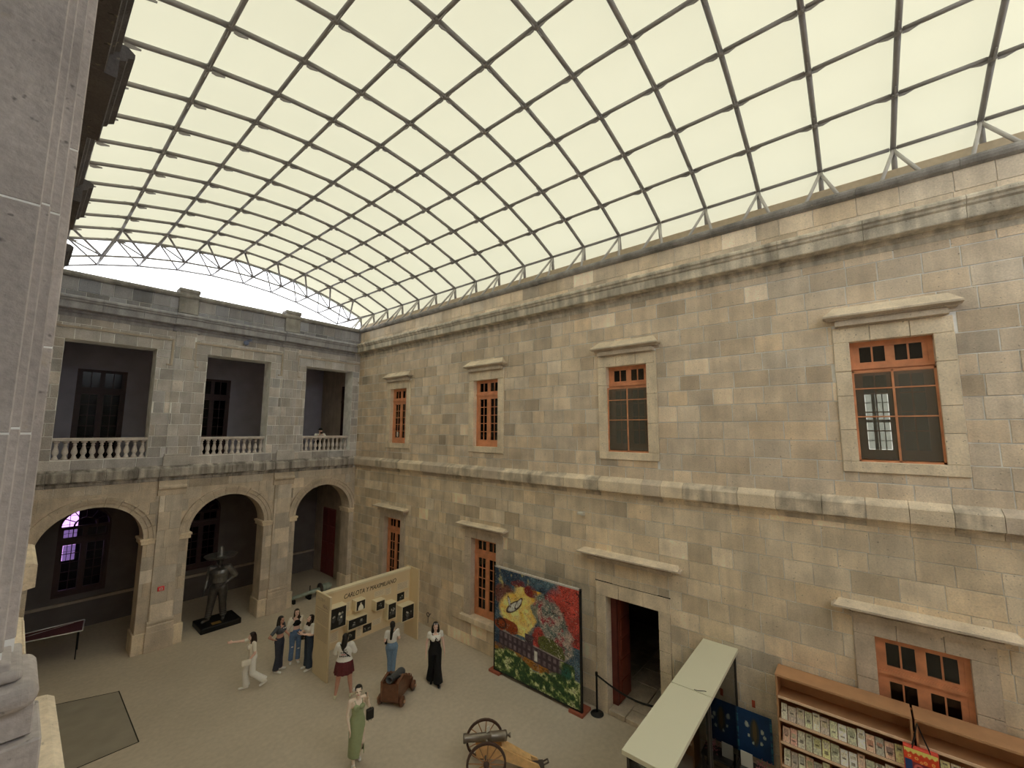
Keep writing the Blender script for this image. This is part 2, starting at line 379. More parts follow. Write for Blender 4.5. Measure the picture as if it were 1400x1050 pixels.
def surround(kind, parent, a, b_, z0, z1, wl, wrr, top, sill=None, prj=0.045, gap=0.008, m=None):
    """stone frame: jamb blocks and lintel"""
    m = m or m_stone_l
    for (u0, u1) in ((a-wl, a), (b_, b_+wrr)):
        z = z0
        while z < z1-0.01:
            e = min(z1, z+random.uniform(0.45, 0.85))
            if z1-e < 0.25: e = z1
            ob('jamb_stone', bevel(bxu(kind, bmesh.new(), u0, u1, z+gap/2, e-gap/2, -0.30, prj), 0.006), m, parent); z = e
    u = a-wl; tot = b_+wrr-u; n = 3
    for i in range(n):
        ob('lintel_stone', bevel(bxu(kind, bmesh.new(), u+tot*i/n+gap/2, u+tot*(i+1)/n-gap/2, z1, top, -0.30, prj), 0.006), m, parent)
def hood(kind, parent, u0, u1, z, slope, m=None, big=0.27):
    """hood mould over a window: cornice strip with sloped stone weathering"""
    P = {'R': RIGHT, 'B': BACK}[kind]['P']; m = m or m_stone
    bm = bmesh.new()
    def tier(a, b_, za, zb, d0, d1):
        lo = [bm.verts.new(P(*q)) for q in ((a, za, -0.02), (b_, za, -0.02), (b_, za, d0), (a, za, d0))]
        k = d1-d0
        hi = [bm.verts.new(P(*q)) for q in ((a-k, zb, -0.02), (b_+k, zb, -0.02), (b_+k, zb, d1), (a-k, zb, d1))]
        for i in range(4): bm.faces.new((lo[i], lo[(i+1) % 4], hi[(i+1) % 4], hi[i]))
        bm.faces.new(lo[::-1]); bm.faces.new(hi)
    i = big-0.05
    tier(u0+i+.02, u1-i-.02, z, z+0.03, 0.06, 0.06); tier(u0+i-0.04, u1-i+0.04, z+0.03, z+0.12, 0.15, 0.15)
    tier(u0+i-0.02, u1-i+0.02, z+0.12, z+0.15, 0.13, 0.13); tier(u0+0.07, u1-0.07, z+0.15, z+0.175, 0.17, 0.17); tier(u0+0.05, u1-0.05, z+0.175, z+0.20, 0.21, big-0.02)
    tier(u0+0.0, u1-0.0, z+0.20, z+0.235, big, big)
    ob('hood_mould', bm, m, parent)
    bm = bmesh.new(); k = 0.14 if slope > 0.1 else 0.05
    pts = [P(u0, z+0.235, big-0.01), P(u1, z+0.235, big-0.01), P(u1-0.06, z+0.235, -0.01), P(u0+0.06, z+0.235, -0.01)]
    lo = [bm.verts.new(p) for p in pts]
    hi = [bm.verts.new(P(u0+k+0.03, z+0.235+slope, 0.04)), bm.verts.new(P(u1-k-0.03, z+0.235+slope, 0.04)), bm.verts.new(P(u1-k-0.03, z+0.235+slope, -0.01)), bm.verts.new(P(u0+k+0.03, z+0.235+slope, -0.01))]
    for j in range(4): bm.faces.new((lo[j], lo[(j+1) % 4], hi[(j+1) % 4], hi[j]))
    bm.faces.new(lo[::-1]); bm.faces.new(hi); ob('hood_weathering', bm, m_stone_l, parent)
for a, b_ in UP+[(-6.4, -5.2)]:
    surround('R', wr, a, b_, UZ0, UZ1, 0.27, 0.25, 9.42)
    ob('sill_stone', bevel(bxu('R', bmesh.new(), a-0.27, b_+0.25, 6.56, UZ0, -0.30, 0.05), 0.008), m_stone_l, wr)
    hood('R', wr, a-0.40, b_+0.38, 9.41, 0.19)
for (a, b_, z0, z1) in (G1, G2):
    surround('R', wr, a, b_, z0, z1, 0.30, 0.32, 3.84, m=m_stone)
    ob('sill_stone', bevel(bxu('R', bmesh.new(), a-0.44, b_+0.44, z0-0.18, z0, -0.30, 0.16), 0.012), m_stone_l, wr)
    hood('R', wr, a-0.52, b_+0.56, 3.84, 0.05, big=0.30)
surround('R', wr, G3[0], G3[1], 0, G3[3], 0.28, 0.29, 3.26, prj=0.05)
hood('R', wr, 3.44, 6.18, 3.80, 0.06, big=0.32)
ob('lintel_joint', bxu('R', bmesh.new(), 3.74, 5.78, 3.26, 3.285, -0.1, 0.01), m_groove, wr)
surround('R', wr, G4[0], G4[1], 0, G4[3], 0.31, 0.30, 3.86, m=m_stone)
hood('R', wr, -1.84, 0.55, 3.84, 0.06, big=0.32)

# roof edge band behind the coping
ob('gutter_board', BX(11.0, YS, 12.0, 11.06, 19.4, 12.66), mat('brown_gutter_board', A(140, 122, 90), 0.8), wr)

def window(name, kind, a, b_, z0, z1, dep, rows=5, transom=0.52, sash_out=False, m=None, dark=True, cols=2, door=False, panel=0.0):
    """timber casement window: frame, transom with fanlights, two leaves with small panes"""
    m = m or m_wood; gl = m_glass if m is m_wood else m_glass2
    P = {'R': RIGHT, 'B': BACK, 'L': LEFT}[kind]['P']
    wn = tag(empty(name, P((a+b_)/2, z0, -dep)), kind='structure'); org = Vector(wn.location)
    def part(nm, boxes, mm_, par, bv=0.0):
        bm = bmesh.new()
        for q in boxes: bxu(kind, bm, *q)
        if bv: bevel(bm, bv)
        bmesh.ops.translate(bm, verts=bm.verts[:], vec=-org); return ob(nm, bm, mm_, par)
    f = 0.075; zt = z1-transom; d = -dep
    part('window_frame', [(a, a+f, z0, z1, d-0.04, d+0.05), (b_-f, b_, z0, z1, d-0.04, d+0.05), (a+f, b_-f, z1-f-0.03, z1, d-0.04, d+0.05), (a+f, b_-f, z0, z0+0.10, d-0.04, d+0.05)], m, wn)
    part('transom', [(a, b_, zt-0.03, zt+0.03, d-0.04, d+0.075), (a, b_, zt-0.065, zt-0.03, d-0.04, d+0.055), (a, b_, zt+0.03, zt+0.05, d-0.04, d+0.06)], m, wn)
    mid = (a+b_)/2
    for (u0, u1) in ((a+f, mid), (mid, b_-f)):
        # fanlight
        s = part('fanlight', [(u0, u1, zt+0.05, zt+0.11, d-0.02, d+0.03), (u0, u1, z1-f-0.03, z1-f-0.0, d-0.02, d+0.03), (u0, u0+0.07, zt+0.11, z1-f-0.03, d-0.02, d+0.03), (u1-0.07, u1, zt+0.11, z1-f-0.03, d-0.02, d+0.03), ((u0+u1)/2-0.014, (u0+u1)/2+0.014, zt+0.11, z1-f-0.03, d-0.015, d+0.025)], m, wn)
        for k in (0, 1):
            p0 = u0+0.07 if k == 0 else (u0+u1)/2+0.014; p1 = (u0+u1)/2-0.014 if k == 0 else u1-0.07
            part('pane', [(p0, p1, zt+0.11, z1-f-0.03, d, d+0.006)], gl, s)
        zb = z0+0.10; zt2 = zt-0.065; st = 0.085
        lo = zb+0.13+panel
        s = part('casement', [(u0, u0+st, zb, zt2, d-0.02, d+0.035), (u1-st, u1, zb, zt2, d-0.02, d+0.035), (u0+st, u1-st, zb, lo, d-0.02, d+0.035), (u0+st, u1-st, zt2-0.09, zt2, d-0.02, d+0.035)], m, wn)
        bars = []
        for c in range(1, cols):
            uc = u0+st+(u1-u0-2*st)*c/cols; bars.append((uc-0.012, uc+0.012, lo, zt2-0.09, d-0.01, d+0.02))
        for r in range(1, rows):
            zr = lo+(zt2-0.09-lo)*r/rows; bars.append((u0+st, u1-st, zr-0.012, zr+0.012, d-0.01, d+0.022))
        part('glazing_bar', bars, m, s)
        for c in range(cols):
            for r in range(rows):
                ua, ub = u0+st+(u1-u0-2*st)*c/cols, u0+st+(u1-u0-2*st)*(c+1)/cols; za, zz = lo+(zt2-0.09-lo)*r/rows, lo+(zt2-0.09-lo)*(r+1)/rows
                part('pane', [(ua+0.012, ub-0.012, za+0.012, zz-0.012, d, d+0.005)], gl, s)
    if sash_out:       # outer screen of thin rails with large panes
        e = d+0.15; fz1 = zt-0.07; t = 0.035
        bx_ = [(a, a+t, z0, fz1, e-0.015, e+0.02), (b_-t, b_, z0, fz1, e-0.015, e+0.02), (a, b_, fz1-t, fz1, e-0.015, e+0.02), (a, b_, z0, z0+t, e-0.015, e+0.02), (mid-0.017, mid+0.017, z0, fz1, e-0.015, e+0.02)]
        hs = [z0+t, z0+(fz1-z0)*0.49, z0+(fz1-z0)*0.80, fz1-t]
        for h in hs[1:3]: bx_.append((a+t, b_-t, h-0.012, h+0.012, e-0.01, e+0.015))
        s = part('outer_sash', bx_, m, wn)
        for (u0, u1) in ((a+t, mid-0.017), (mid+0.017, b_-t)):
            for h0, h1 in zip(hs[:-1], hs[1:]): part('pane', [(u0, u1, h0+0.012, h1-0.012, e, e+0.004)], glass('reflection_grey_pane', (0.62, 0.60, 0.55), 0.06, 0.20), s)  # grey mixed into the glass imitates the roof membrane's reflection
    return wn
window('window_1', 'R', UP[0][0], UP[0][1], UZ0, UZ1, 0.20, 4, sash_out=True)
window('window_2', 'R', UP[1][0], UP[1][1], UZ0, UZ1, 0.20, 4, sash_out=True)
window('window_3', 'R', UP[2][0], UP[2][1], UZ0, UZ1, 0.18, 5)
window('window_4', 'R', UP[3][0], UP[3][1], UZ0, UZ1, 0.18, 5)
window('window_5', 'R', G2[0], G2[1], G2[2], G2[3], 0.22, 5)
window('window_6', 'R', G1[0], G1[1], G1[2], G1[3], 0.22, 5)
window('window_7', 'R', G4[0], G4[1], G4[2], G4[3], 0.12, 6, transom=0.62)
tag(ob('paper_notice', bxu('R', bmesh.new(), 15.38, 15.50, 7.04, 7.24, -0.155, -0.15), m_white), 'small white paper notice on the glass of the farthest upper window', 'notice')

# rooms behind the right wall
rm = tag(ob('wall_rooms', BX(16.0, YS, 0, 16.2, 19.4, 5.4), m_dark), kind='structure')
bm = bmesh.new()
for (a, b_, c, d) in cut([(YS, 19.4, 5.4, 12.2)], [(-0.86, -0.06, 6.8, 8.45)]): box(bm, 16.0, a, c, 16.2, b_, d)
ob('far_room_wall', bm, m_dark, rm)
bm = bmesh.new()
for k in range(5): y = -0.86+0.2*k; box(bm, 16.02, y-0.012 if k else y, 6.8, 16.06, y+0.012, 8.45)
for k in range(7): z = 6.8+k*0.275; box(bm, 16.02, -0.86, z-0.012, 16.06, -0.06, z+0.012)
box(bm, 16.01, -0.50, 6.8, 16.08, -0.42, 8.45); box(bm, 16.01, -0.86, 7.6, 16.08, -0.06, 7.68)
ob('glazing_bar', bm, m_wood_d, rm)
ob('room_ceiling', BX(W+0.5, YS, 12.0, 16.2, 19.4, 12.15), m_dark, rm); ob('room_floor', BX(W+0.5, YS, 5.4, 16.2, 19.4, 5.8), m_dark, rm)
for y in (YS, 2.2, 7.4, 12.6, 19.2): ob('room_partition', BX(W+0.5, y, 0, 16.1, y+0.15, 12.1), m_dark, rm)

# doorway in the right wall: leaf swung inwards, stone threshold
dr = tag(empty('door_1', (W+0.28, 5.40, 0)), kind='structure')
def dleaf(bm, x0, y0, x1, y1, z0, z1, t=0.05):
    box(bm, x0-dr.location.x, y0-dr.location.y, z0, x1-dr.location.x, y1-dr.location.y, z1)
bm = bmesh.new(); dleaf(bm, W+0.24, 5.30, W+0.36, 5.455, 0.12, 2.92); ob('door_post', bm, m_wood_d, dr)
bm = bmesh.new(); dleaf(bm, W+0.34, 5.28, W+1.02, 5.34, 0.14, 2.88); ob('door_leaf', bevel(bm, 0.01), mat('red_brown_door_wood', A(92, 42, 26, .48), 0.45, var=0.2, scale=5), dr)
for k in range(5):
    z = 0.25+k*0.52; bm = bmesh.new(); dleaf(bm, W+0.42, 5.255, W+0.94, 5.285, z, z+0.42); ob('door_panel', bevel(bm, 0.008), MATS['red_brown_door_wood'], dr)
for i in range(2):
    for j in range(3):
        ob('threshold_stone', bevel(BX(W-0.05+0.42*i, 4.06+0.465*j, 0, W+0.35+0.42*i, 4.51+0.465*j, 0.12-0.015*((i+j) % 2)), 0.008), m_stone, wr)
for i in range(5):
    for j in range(4):
        ob('paving_slab', bevel(BX(W+0.82+0.8*i, 3.2+0.78*j, 0, W+1.60+0.8*i, 3.96+0.78*j, 0.10+0.006*((i*3+j) % 3)), 0.008), m_stone, wr)

# ---------------------------------------------------------------- back wall
XC = [1.83, 5.49, 9.13]; AR = 1.215; SPZ = 3.66
wb = tag(ob('wall_back', slabs('B', -3.6, W+0.2, 5.3, 12.12, [(x-1.10, x+1.09, 6.37, 10.12) for x in XC]+[(-3.6, -0.6, 6.37, 10.12)], -0.70, 0.0), m_mortar), kind='structure')
for (a, b_) in ((-0.70, 0.615), (3.045, 4.275), (6.705, 7.915), (10.345, W+0.2)):
    ob('pier_core', bxu('B', bmesh.new(), a, b_, 0, SPZ, -0.70, 0), m_stone, wb)
bm = bmesh.new()   # spandrels over the arches
n = 24
for xc in [-1.83]+XC:
    prev = None
    for i in range(n+1):
        a = pi-pi*i/n; x, z = xc+AR*math.cos(a), SPZ+AR*math.sin(a)
        if prev: 
            (xa, za) = prev; q = [(xa, za), (x, z), (x, 5.32), (xa, 5.32)]
            prism(bm, [BACK['P'](u, v, 0) for u, v in q], (0, 0.70, 0))
        prev = (x, z)
for (a, b_) in ((-0.615, 0.615), (3.045, 4.275), (6.705, 7.915), (10.345, W+0.2)): bxu('B', bm, a, b_, SPZ, 5.32, -0.70, 0)
ob('spandrel_core', bm, m_stone, wb)
for xc in XC:      # archivolts: voussoirs
    for t0, t1, d in ((AR, AR+0.10, 0.03), (AR+0.10, AR+0.13, 0.015), (AR+0.13, AR+0.24, 0.065), (AR+0.24, AR+0.31, 0.12)):
        nv = 11
        for k in range(nv):
            bm = bmesh.new(); a0, a1 = pi*k/nv+0.003, pi*(k+1)/nv-0.003; s = 3
            for j in range(s):
                b0, b1 = a0+(a1-a0)*j/s, a0+(a1-a0)*(j+1)/s
                pts = [(xc+t*math.cos(q), SPZ+t*math.sin(q)) for t, q in ((t0, b0), (t1, b0), (t1, b1), (t0, b1))]
                prism(bm, [BACK['P'](u, v, d) for u, v in pts], (0, d+0.05, 0))
            ob('voussoir', bm, m_stone, wb)
blocks = []
for (a, b_) in ((-0.70, 0.615), (3.045, 4.275), (6.705, 7.915), (10.345, 10.56)):
    blocks += courses(a, b_, [0.96, 1.38, 1.80, 2.22, 2.64, 3.06, 3.48], 0.5)
for i in range(4):     # spandrel blocks
    xs = [-1.83]+XC+[12.8]
    for v0, v1 in ((3.70, 4.06), (4.06, 4.46), (4.46, 4.86), (4.86, 5.26), (5.26, 5.55)):
        z = max(0, v0-SPZ); R = AR+0.315; hx = math.sqrt(max(0, R*R-z*z))
        a, b_ = xs[i]+hx, min(xs[i+1]-hx, 10.56)
        if b_-a > 0.08: blocks += courses(a, b_, [v0, v1], 0.72)
lay('B', wb, blocks, A(148, 134, 108), most=110, joint=0.006, depth=0.012, spread=0.05)
for x0, x1 in ((-0.28, 0.36), (3.36, 4.0), (7.02, 7.66)):       # lower pilasters
    blocks = courses(x0, x1, [0.96, 1.5, 2.1, 2.7, 3.3, 3.9, 4.5, 5.06], 0.64, jit=0.1)
    bxs = bxu('B', bmesh.new(), x0, x1, 0.9, 5.1, -0.01, 0.085); ob('pilaster_core', bxs, m_stone, wb)
    lay('B', wb, blocks, A(150, 136, 110), most=20, joint=0.006, depth=0.012, proud=0.085, spread=0.06, name='pilaster_stone')
    ob('pilaster_capital', bevel(mould('B', [(0, 5.06), (0.11, 5.06), (0.12, 5.24), (0.20, 5.30), (0.20, 5.36), (0.15, 5.40), (0.12, 5.56), (0, 5.56)], x0-0.07, x1+0.07), 0.008), m_stone, wb)
    ob('pilaster_plinth', bevel(bxu('B', bmesh.new(), x0-0.06, x1+0.06, 0, 0.62, -0.01, 0.15), 0.012), m_stone, wb)
    ob('pilaster_base', mould('B', [(0, 0.62), (0.14, 0.62), (0.14, 0.80), (0.11, 0.84), (0.13, 0.88), (0.13, 0.93), (0.09, 0.97), (0, 0.97)], x0-0.035, x1+0.035), m_stone, wb)
for (a, b_) in ((-0.62, 0.615), (3.045, 4.275), (6.705, 7.915), (10.345, 10.56)):
    e = 0.06 if b_ < 10.4 else 0.0
    bm = bmesh.new(); box(bm, a-0.06, D-0.06, 3.48, b_+e, D+0.76, 3.60); box(bm, a-0.09, D-0.09, 3.60, b_+e*1.5, D+0.79, 3.68); ob('impost', bevel(bm, 0.01), m_stone_l, wb)
    bm = bmesh.new(); box(bm, a-0.05, D-0.06, 0, b_+e*0.8, D+0.76, 0.64); ob('pier_plinth', bevel(bm, 0.012), m_stone_l, wb)
# string course with breaks over the pilasters
SCB = [(o, z) for o, z in SC]
segs('B', SCB, -3.6, W-0.14, 0.62, 'ledge_stone', wb, m_rain, gap=0.008)
for x0, x1 in ((-0.28, 0.36), (3.36, 4.0), (7.02, 7.66)):
    ob('ledge_stone', mould('B', [(o+0.05 if o > 0 else o, z+0.002) for o, z in SC], x0-0.08, x1+0.08), m_rain, wb)
# upper storey masonry
sur = [(x-1.40, x+1.39, 6.37, 10.46) for x in XC]
opn = [(x-1.10, x+1.09, 6.37, 10.12) for x in XC]
bb = courses(-1.0, W, [6.06, 6.37], 0.62)+courses(-1.0, W, [6.37, 6.72, 7.10, 7.50, 7.89, 8.27, 8.67, 9.06, 9.46, 9.84, 10.12], 0.40, opn)
bb += courses(-1.0, W, [10.12, 10.46], 0.45)+courses(-1.0, W, [10.46, 10.62, 11.0], 0.42)
lay('B', wb, bb, STONE_B, most=300-110, joint=0.018, depth=0.012, spread=0.10)
for x in XC:       # raised eared moulding
    bm = bmesh.new()
    bxu('B', bm, x-1.50, x+1.50, 10.47, 10.53, 0.01, 0.055)
    for s in (-1, 1):
        bxu('B', bm, x+s*1.50-0.03, x+s*1.50+0.03, 9.62, 10.53, 0.01, 0.055); bxu('B', bm, x+s*1.45-0.08, x+s*1.45+0.08, 9.58, 9.63, 0.01, 0.055)
    ob('frame_moulding', bm, m_stone_d, wb)
for x0, x1 in ((-0.26, 0.34), (3.40, 4.0), (7.04, 7.64)):       # upper pilasters
    ob('pilaster_core', bxu('B', bmesh.new(), x0, x1, 6.10, 11.0, 0, 0.05), m_mortar, wb)
    lay('B', wb, courses(x0, x1, [6.46, 6.72, 7.10, 7.50, 7.89, 8.27, 8.67, 9.06, 9.46, 9.84, 10.3, 10.7, 11.0], 0.33), STONE_B, most=30, joint=0.016, depth=0.012, proud=0.05, name='pilaster_stone', spread=0.10)
    ob('pilaster_plinth', bevel(bxu('B', bmesh.new(), x0-0.05, x1+0.05, 6.06, 6.40, 0, 0.11), 0.008), m_stone_b, wb)
    ob('pilaster_base', mould('B', [(0, 6.40), (0.10, 6.40), (0.11, 6.44), (0.07, 6.48), (0, 6.48)], x0-0.03, x1+0.03), m_stone_b, wb)
segs('B', CO, -3.6, W-0.30, 1.1, 'cornice_stone', wb, m_soot, gap=0.006)
for x0, x1 in ((3.30, 4.08), (6.95, 7.72)): ob('cornice_stone', mould('B', [(o+0.05 if o > 0 else o, z+0.002) for o, z in CO], x0, x1), m_soot, wb)
lay('B', wb, courses(-1.0, W, [11.50, 11.66, 12.09], 0.43), A(104, 99, 90), name='parapet_stone', most=60, joint=0.012, depth=0.015, spread=0.11)
segs('B', CP, -3.6, W-0.1, 1.3, 'coping_stone', wb, m_cope, gap=0.006)
for x0, x1 in ((3.37, 3.96), (7.01, 7.62)):
    bm = bxu('B', bmesh.new(), x0, x1, 11.52, 12.36, -0.30, 0.10); ob('parapet_post', bevel(bm, 0.03, 3), m_cope, wb)
    bm = bxu('B', bmesh.new(), x0-0.03, x1+0.03, 12.30, 12.46, -0.34, 0.13); ob('post_cap', bevel(bm, 0.06, 3), m_cope, wb)
# gallery behind the back wall
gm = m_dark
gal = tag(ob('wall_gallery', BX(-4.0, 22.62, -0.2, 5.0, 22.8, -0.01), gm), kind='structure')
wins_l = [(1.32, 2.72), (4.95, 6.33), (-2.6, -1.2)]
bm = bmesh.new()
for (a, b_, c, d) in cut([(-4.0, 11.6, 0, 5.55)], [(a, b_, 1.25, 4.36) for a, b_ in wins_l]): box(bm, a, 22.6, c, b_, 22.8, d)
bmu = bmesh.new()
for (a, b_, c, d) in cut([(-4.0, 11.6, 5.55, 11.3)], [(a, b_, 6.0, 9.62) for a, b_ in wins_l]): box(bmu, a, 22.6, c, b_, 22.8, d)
ob('gallery_wall', bm, gm, gal); gu = mat('upper_gallery_plaster', A(122, 116, 110), .95, var=.12, scale=2); ob('gallery_wall', bmu, gu, gal)  # upper plaster colour lightened to imitate lens haze
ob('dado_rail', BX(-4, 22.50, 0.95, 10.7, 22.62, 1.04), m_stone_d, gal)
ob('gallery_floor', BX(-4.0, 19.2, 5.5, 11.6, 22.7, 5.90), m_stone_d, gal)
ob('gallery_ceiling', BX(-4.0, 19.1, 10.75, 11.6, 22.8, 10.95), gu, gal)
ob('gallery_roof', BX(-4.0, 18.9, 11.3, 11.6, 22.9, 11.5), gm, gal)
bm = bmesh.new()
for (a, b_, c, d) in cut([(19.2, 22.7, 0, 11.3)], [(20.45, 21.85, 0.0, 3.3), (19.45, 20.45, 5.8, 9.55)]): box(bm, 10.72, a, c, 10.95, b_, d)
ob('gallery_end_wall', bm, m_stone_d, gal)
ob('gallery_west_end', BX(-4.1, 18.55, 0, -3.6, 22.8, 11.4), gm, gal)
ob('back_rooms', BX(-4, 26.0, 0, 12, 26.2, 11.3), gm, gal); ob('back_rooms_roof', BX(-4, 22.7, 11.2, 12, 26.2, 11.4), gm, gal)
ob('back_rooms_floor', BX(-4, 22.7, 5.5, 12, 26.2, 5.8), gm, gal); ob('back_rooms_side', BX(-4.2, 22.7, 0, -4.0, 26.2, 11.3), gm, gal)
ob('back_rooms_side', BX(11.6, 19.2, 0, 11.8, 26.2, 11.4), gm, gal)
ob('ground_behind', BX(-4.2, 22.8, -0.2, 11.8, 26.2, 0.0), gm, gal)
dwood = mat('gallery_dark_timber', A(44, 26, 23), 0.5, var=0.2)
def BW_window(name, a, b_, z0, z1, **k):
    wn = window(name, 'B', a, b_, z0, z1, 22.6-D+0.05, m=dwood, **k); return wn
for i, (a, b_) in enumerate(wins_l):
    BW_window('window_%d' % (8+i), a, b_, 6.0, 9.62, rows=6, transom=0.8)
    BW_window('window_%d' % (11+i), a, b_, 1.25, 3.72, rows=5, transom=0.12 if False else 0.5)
    wn = tag(empty('window_%d' % (14+i), ((a+b_)/2, 22.6, 3.72)), kind='structure'); R = (b_-a)/2; bm = bmesh.new()
    # lunette: half-round frame in a masonry infill
    for k in range(14):
        q0, q1 = pi*k/14, pi*(k+1)/14
        c = lambda q, r: (r*math.cos(q), r*0.92*math.sin(q))
        p = [c(q0, R-0.07), c(q0, R), c(q1, R), c(q1, R-0.07)]; prism(bm, [(x, 0.0, z) for x, z in p], (0, 0.08, 0))
        p = [c(q0, 0.28), c(q0, 0.33), c(q1, 0.33), c(q1, 0.28)]; prism(bm, [(x, 0.0, z) for x, z in p], (0, 0.06, 0))
    for k in range(1, 6):
        q = pi*k/6; tube(bm, (0.3*math.cos(q), 0.04, 0.28*math.sin(q)), ((R-0.04)*math.cos(q), 0.04, (R-0.04)*0.92*math.sin(q)), 0.018, n=6)
    ob('lunette_frame', bm, dwood, wn)
    bm = bmesh.new()
    for k in range(14):
        q0, q1 = pi*k/14, pi*(k+1)/14; c = lambda q, r: (r*math.cos(q), r*0.92*math.sin(q))
        (xa, za), (xb, zb) = c(q0, R), c(q1, R); prism(bm, [(xa, -0.02, za), (xb, -0.02, zb), (xb, -0.02, 0.66), (xa, -0.02, 0.66)], (0, 0.2, 0))
    ob('lunette_spandrel', bm, gm, wn)
# violet stained-glass light in the room beyond
sg = tag(empty('window_17', (1.62, 24.6, 2.6)), kind='structure')
mv = emit('lit_violet_stained_glass', (0.80, 0.42, 1.0), 1.9)
for i in range(3):
    for j in range(7):
        ob('pane', BX(-0.36+0.24*i, 0, 0.35*j-0.5, -0.36+0.24*i+0.22, 0.02, 0.35*j-0.5+0.33), mv, sg)
ob('window_frame', BX(-0.42, 0.02, -0.55, 0.42, 0.05, 2.0), m_black, sg)
# doors at the end of the galleries
def end_door(name, y0, y1, z0, z1, m):
    d = tag(empty(name, (10.74, (y0+y1)/2, z0)), kind='structure'); yc = (y0+y1)/2
    for a, b_ in ((y0, yc), (yc, y1)):
        lf = ob('door_leaf', BX(-0.0, a-yc+0.01, 0.02, 0.06, b_-yc-0.01, z1-z0), m, d)
        for k in range(4):
            h = (z1-z0)/4; ob('door_panel', bevel(BX(-0.03, a-yc+0.10, h*k+0.08, 0.01, b_-yc-0.10, h*(k+1)-0.05), 0.008), m, lf)
end_door('door_2', 20.45, 21.85, 0, 3.3, mat('oxblood_door', A(60, 22, 18, 0.2), 0.5))
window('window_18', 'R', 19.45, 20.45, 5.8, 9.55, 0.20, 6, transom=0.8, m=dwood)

# balustrades of the upper gallery
m_bal = stone('baluster_stone', 'plain', A(150, 138, 118))
bprof = [(0.075, 0), (0.075, 0.06), (0.05, 0.075), (0.06, 0.10), (0.038, 0.125), (0.05, 0.16), (0.078, 0.22), (0.072, 0.28), (0.045, 0.38), (0.034, 0.44), (0.05, 0.455), (0.05, 0.475), (0.036, 0.49), (0.042, 0.52), (0.075, 0.53), (0.075, 0.58)]
bm = bmesh.new(); lathe(bm, bprof, n=12); bal = mesh(bm, 'baluster', True); bal.materials.append(m_bal)
for i, (x, pos) in enumerate(zip(XC, ('leftmost', 'middle', 'rightmost, where a visitor leans,'))):
    t = empty('balustrade', (x, D+0.28, 6.37), 0, 'stone balustrade closing the %s opening of the upper gallery' % pos, 'balustrade', 'stone balustrades of the upper gallery')
    ob('handrail', bevel(BX(-1.10, -0.12, 0.58, 1.09, 0.12, 0.68), 0.012), m_bal, t); ob('bottom_rail', BX(-1.10, -0.10, -0.02, 1.09, 0.10, 0.02), m_bal, t)
    for k in range(11): link('baluster', bal, None, t, (-1.0+0.2*k, 0, 0.0))

# ---------------------------------------------------------------- left wall (seen at a grazing angle) and its near pier
wl = tag(ob('wall_left', slabs('L', 2.5, 18.6, 6.0, 12.1, [(4.1+3.65*k, 6.1+3.65*k, 6.4, 10.1) for k in range(4)], -0.5, 0), m_mortar), kind='structure')
ob('wall_core', slabs('L', YS, 18.6, 0, 6.0, [], -0.5, 0), m_stone, wl)
ob('wall_core', slabs('L', YS, 2.4, 10.1, 12.1, [], -0.5, 0), m_stone, wl)
ob('wall_core', slabs('L', YS, -1.3, 6.0, 10.1, [], -0.5, 0), m_stone, wl)
ob('gallery_west_floor', BX(-3.6, YS, 5.5, -0.5, 18.6, 5.78), m_stone_d, wl); ob('gallery_west_wall', BX(-3.8, YS, 0, -3.6, 22.7, 11.4), gm, wl)
ob('gallery_west_roof', BX(-3.8, YS, 11.2, -0.4, 18.8, 11.4), gm, wl)
LO = 0.06   # LEFT plane is x=-0.06, offsets are added to it
lay('L', wl, courses(2.9, 18.4, vs_u, 0.5, [(4.1+3.65*k, 6.1+3.65*k, 6.4, 10.1) for k in range(4)]), STONE_U, most=60)
def LS(prof, k, a, b_): return mould('L', [(o*k, z) for o, z in prof], a, b_)
# string course ledges (bright tops seen from above) and breaks at the pilasters
SL = [(-0.05, 5.56), (0.10, 5.60), (0.16, 5.70), (0.22, 5.72), (0.22, 5.94), (0.20, 5.96), (-0.05, 6.0)]
ob('ledge_stone', mould('L', [(o*1.43, z) for o, z in SL], 1.0, 3.36), m_stone_l, wl)
ob('ledge_stone', bevel(mould('L', [(o*1.03, z) for o, z in SL], 3.36, 4.88), 0.02), m_stone_l, wl)
ob('ledge_stone', mould('L', [(o*0.80, z) for o, z in SL], 4.88, 6.62), m_stone_l, wl)
ob('ledge_stone', mould('L', [(o*1.50, z) for o, z in SL], 6.62, 7.75), m_stone_l, wl)
for k in range(3): ob('ledge_stone', mould('L', [(o*(0.8 if k % 2 == 0 else 1.5), z) for o, z in SL], 7.75+[0, 2.5, 3.6][k], 7.75+[2.5, 3.6, 10.7][k]), m_stone_l, wl)
# cornice with breaks
for a, b_, k in ((YS, 5.75, 1.0), (5.75, 7.25, 1.28), (7.25, 9.5, 0.98), (9.5, 11.0, 1.28), (11.0, 13.2, 0.98), (13.2, 14.7, 1.28), (14.7, 18.5, 0.98)):
    ob('cornice_stone', mould('L', [(o*k, z) for o, z in CO], a, b_), stone('dark_cornice_stone', 'plain', A(70, 64, 56)), wl)  # whole cornice toned darker than the other stone
segs('L', CP, YS, 18.4, 1.5, 'coping_stone', wl, m_stone_d)
ob('parapet_stone', slabs('L', YS, 18.5, 11.4, 12.1, [], -0.3, 0.0), m_stone_d, wl)
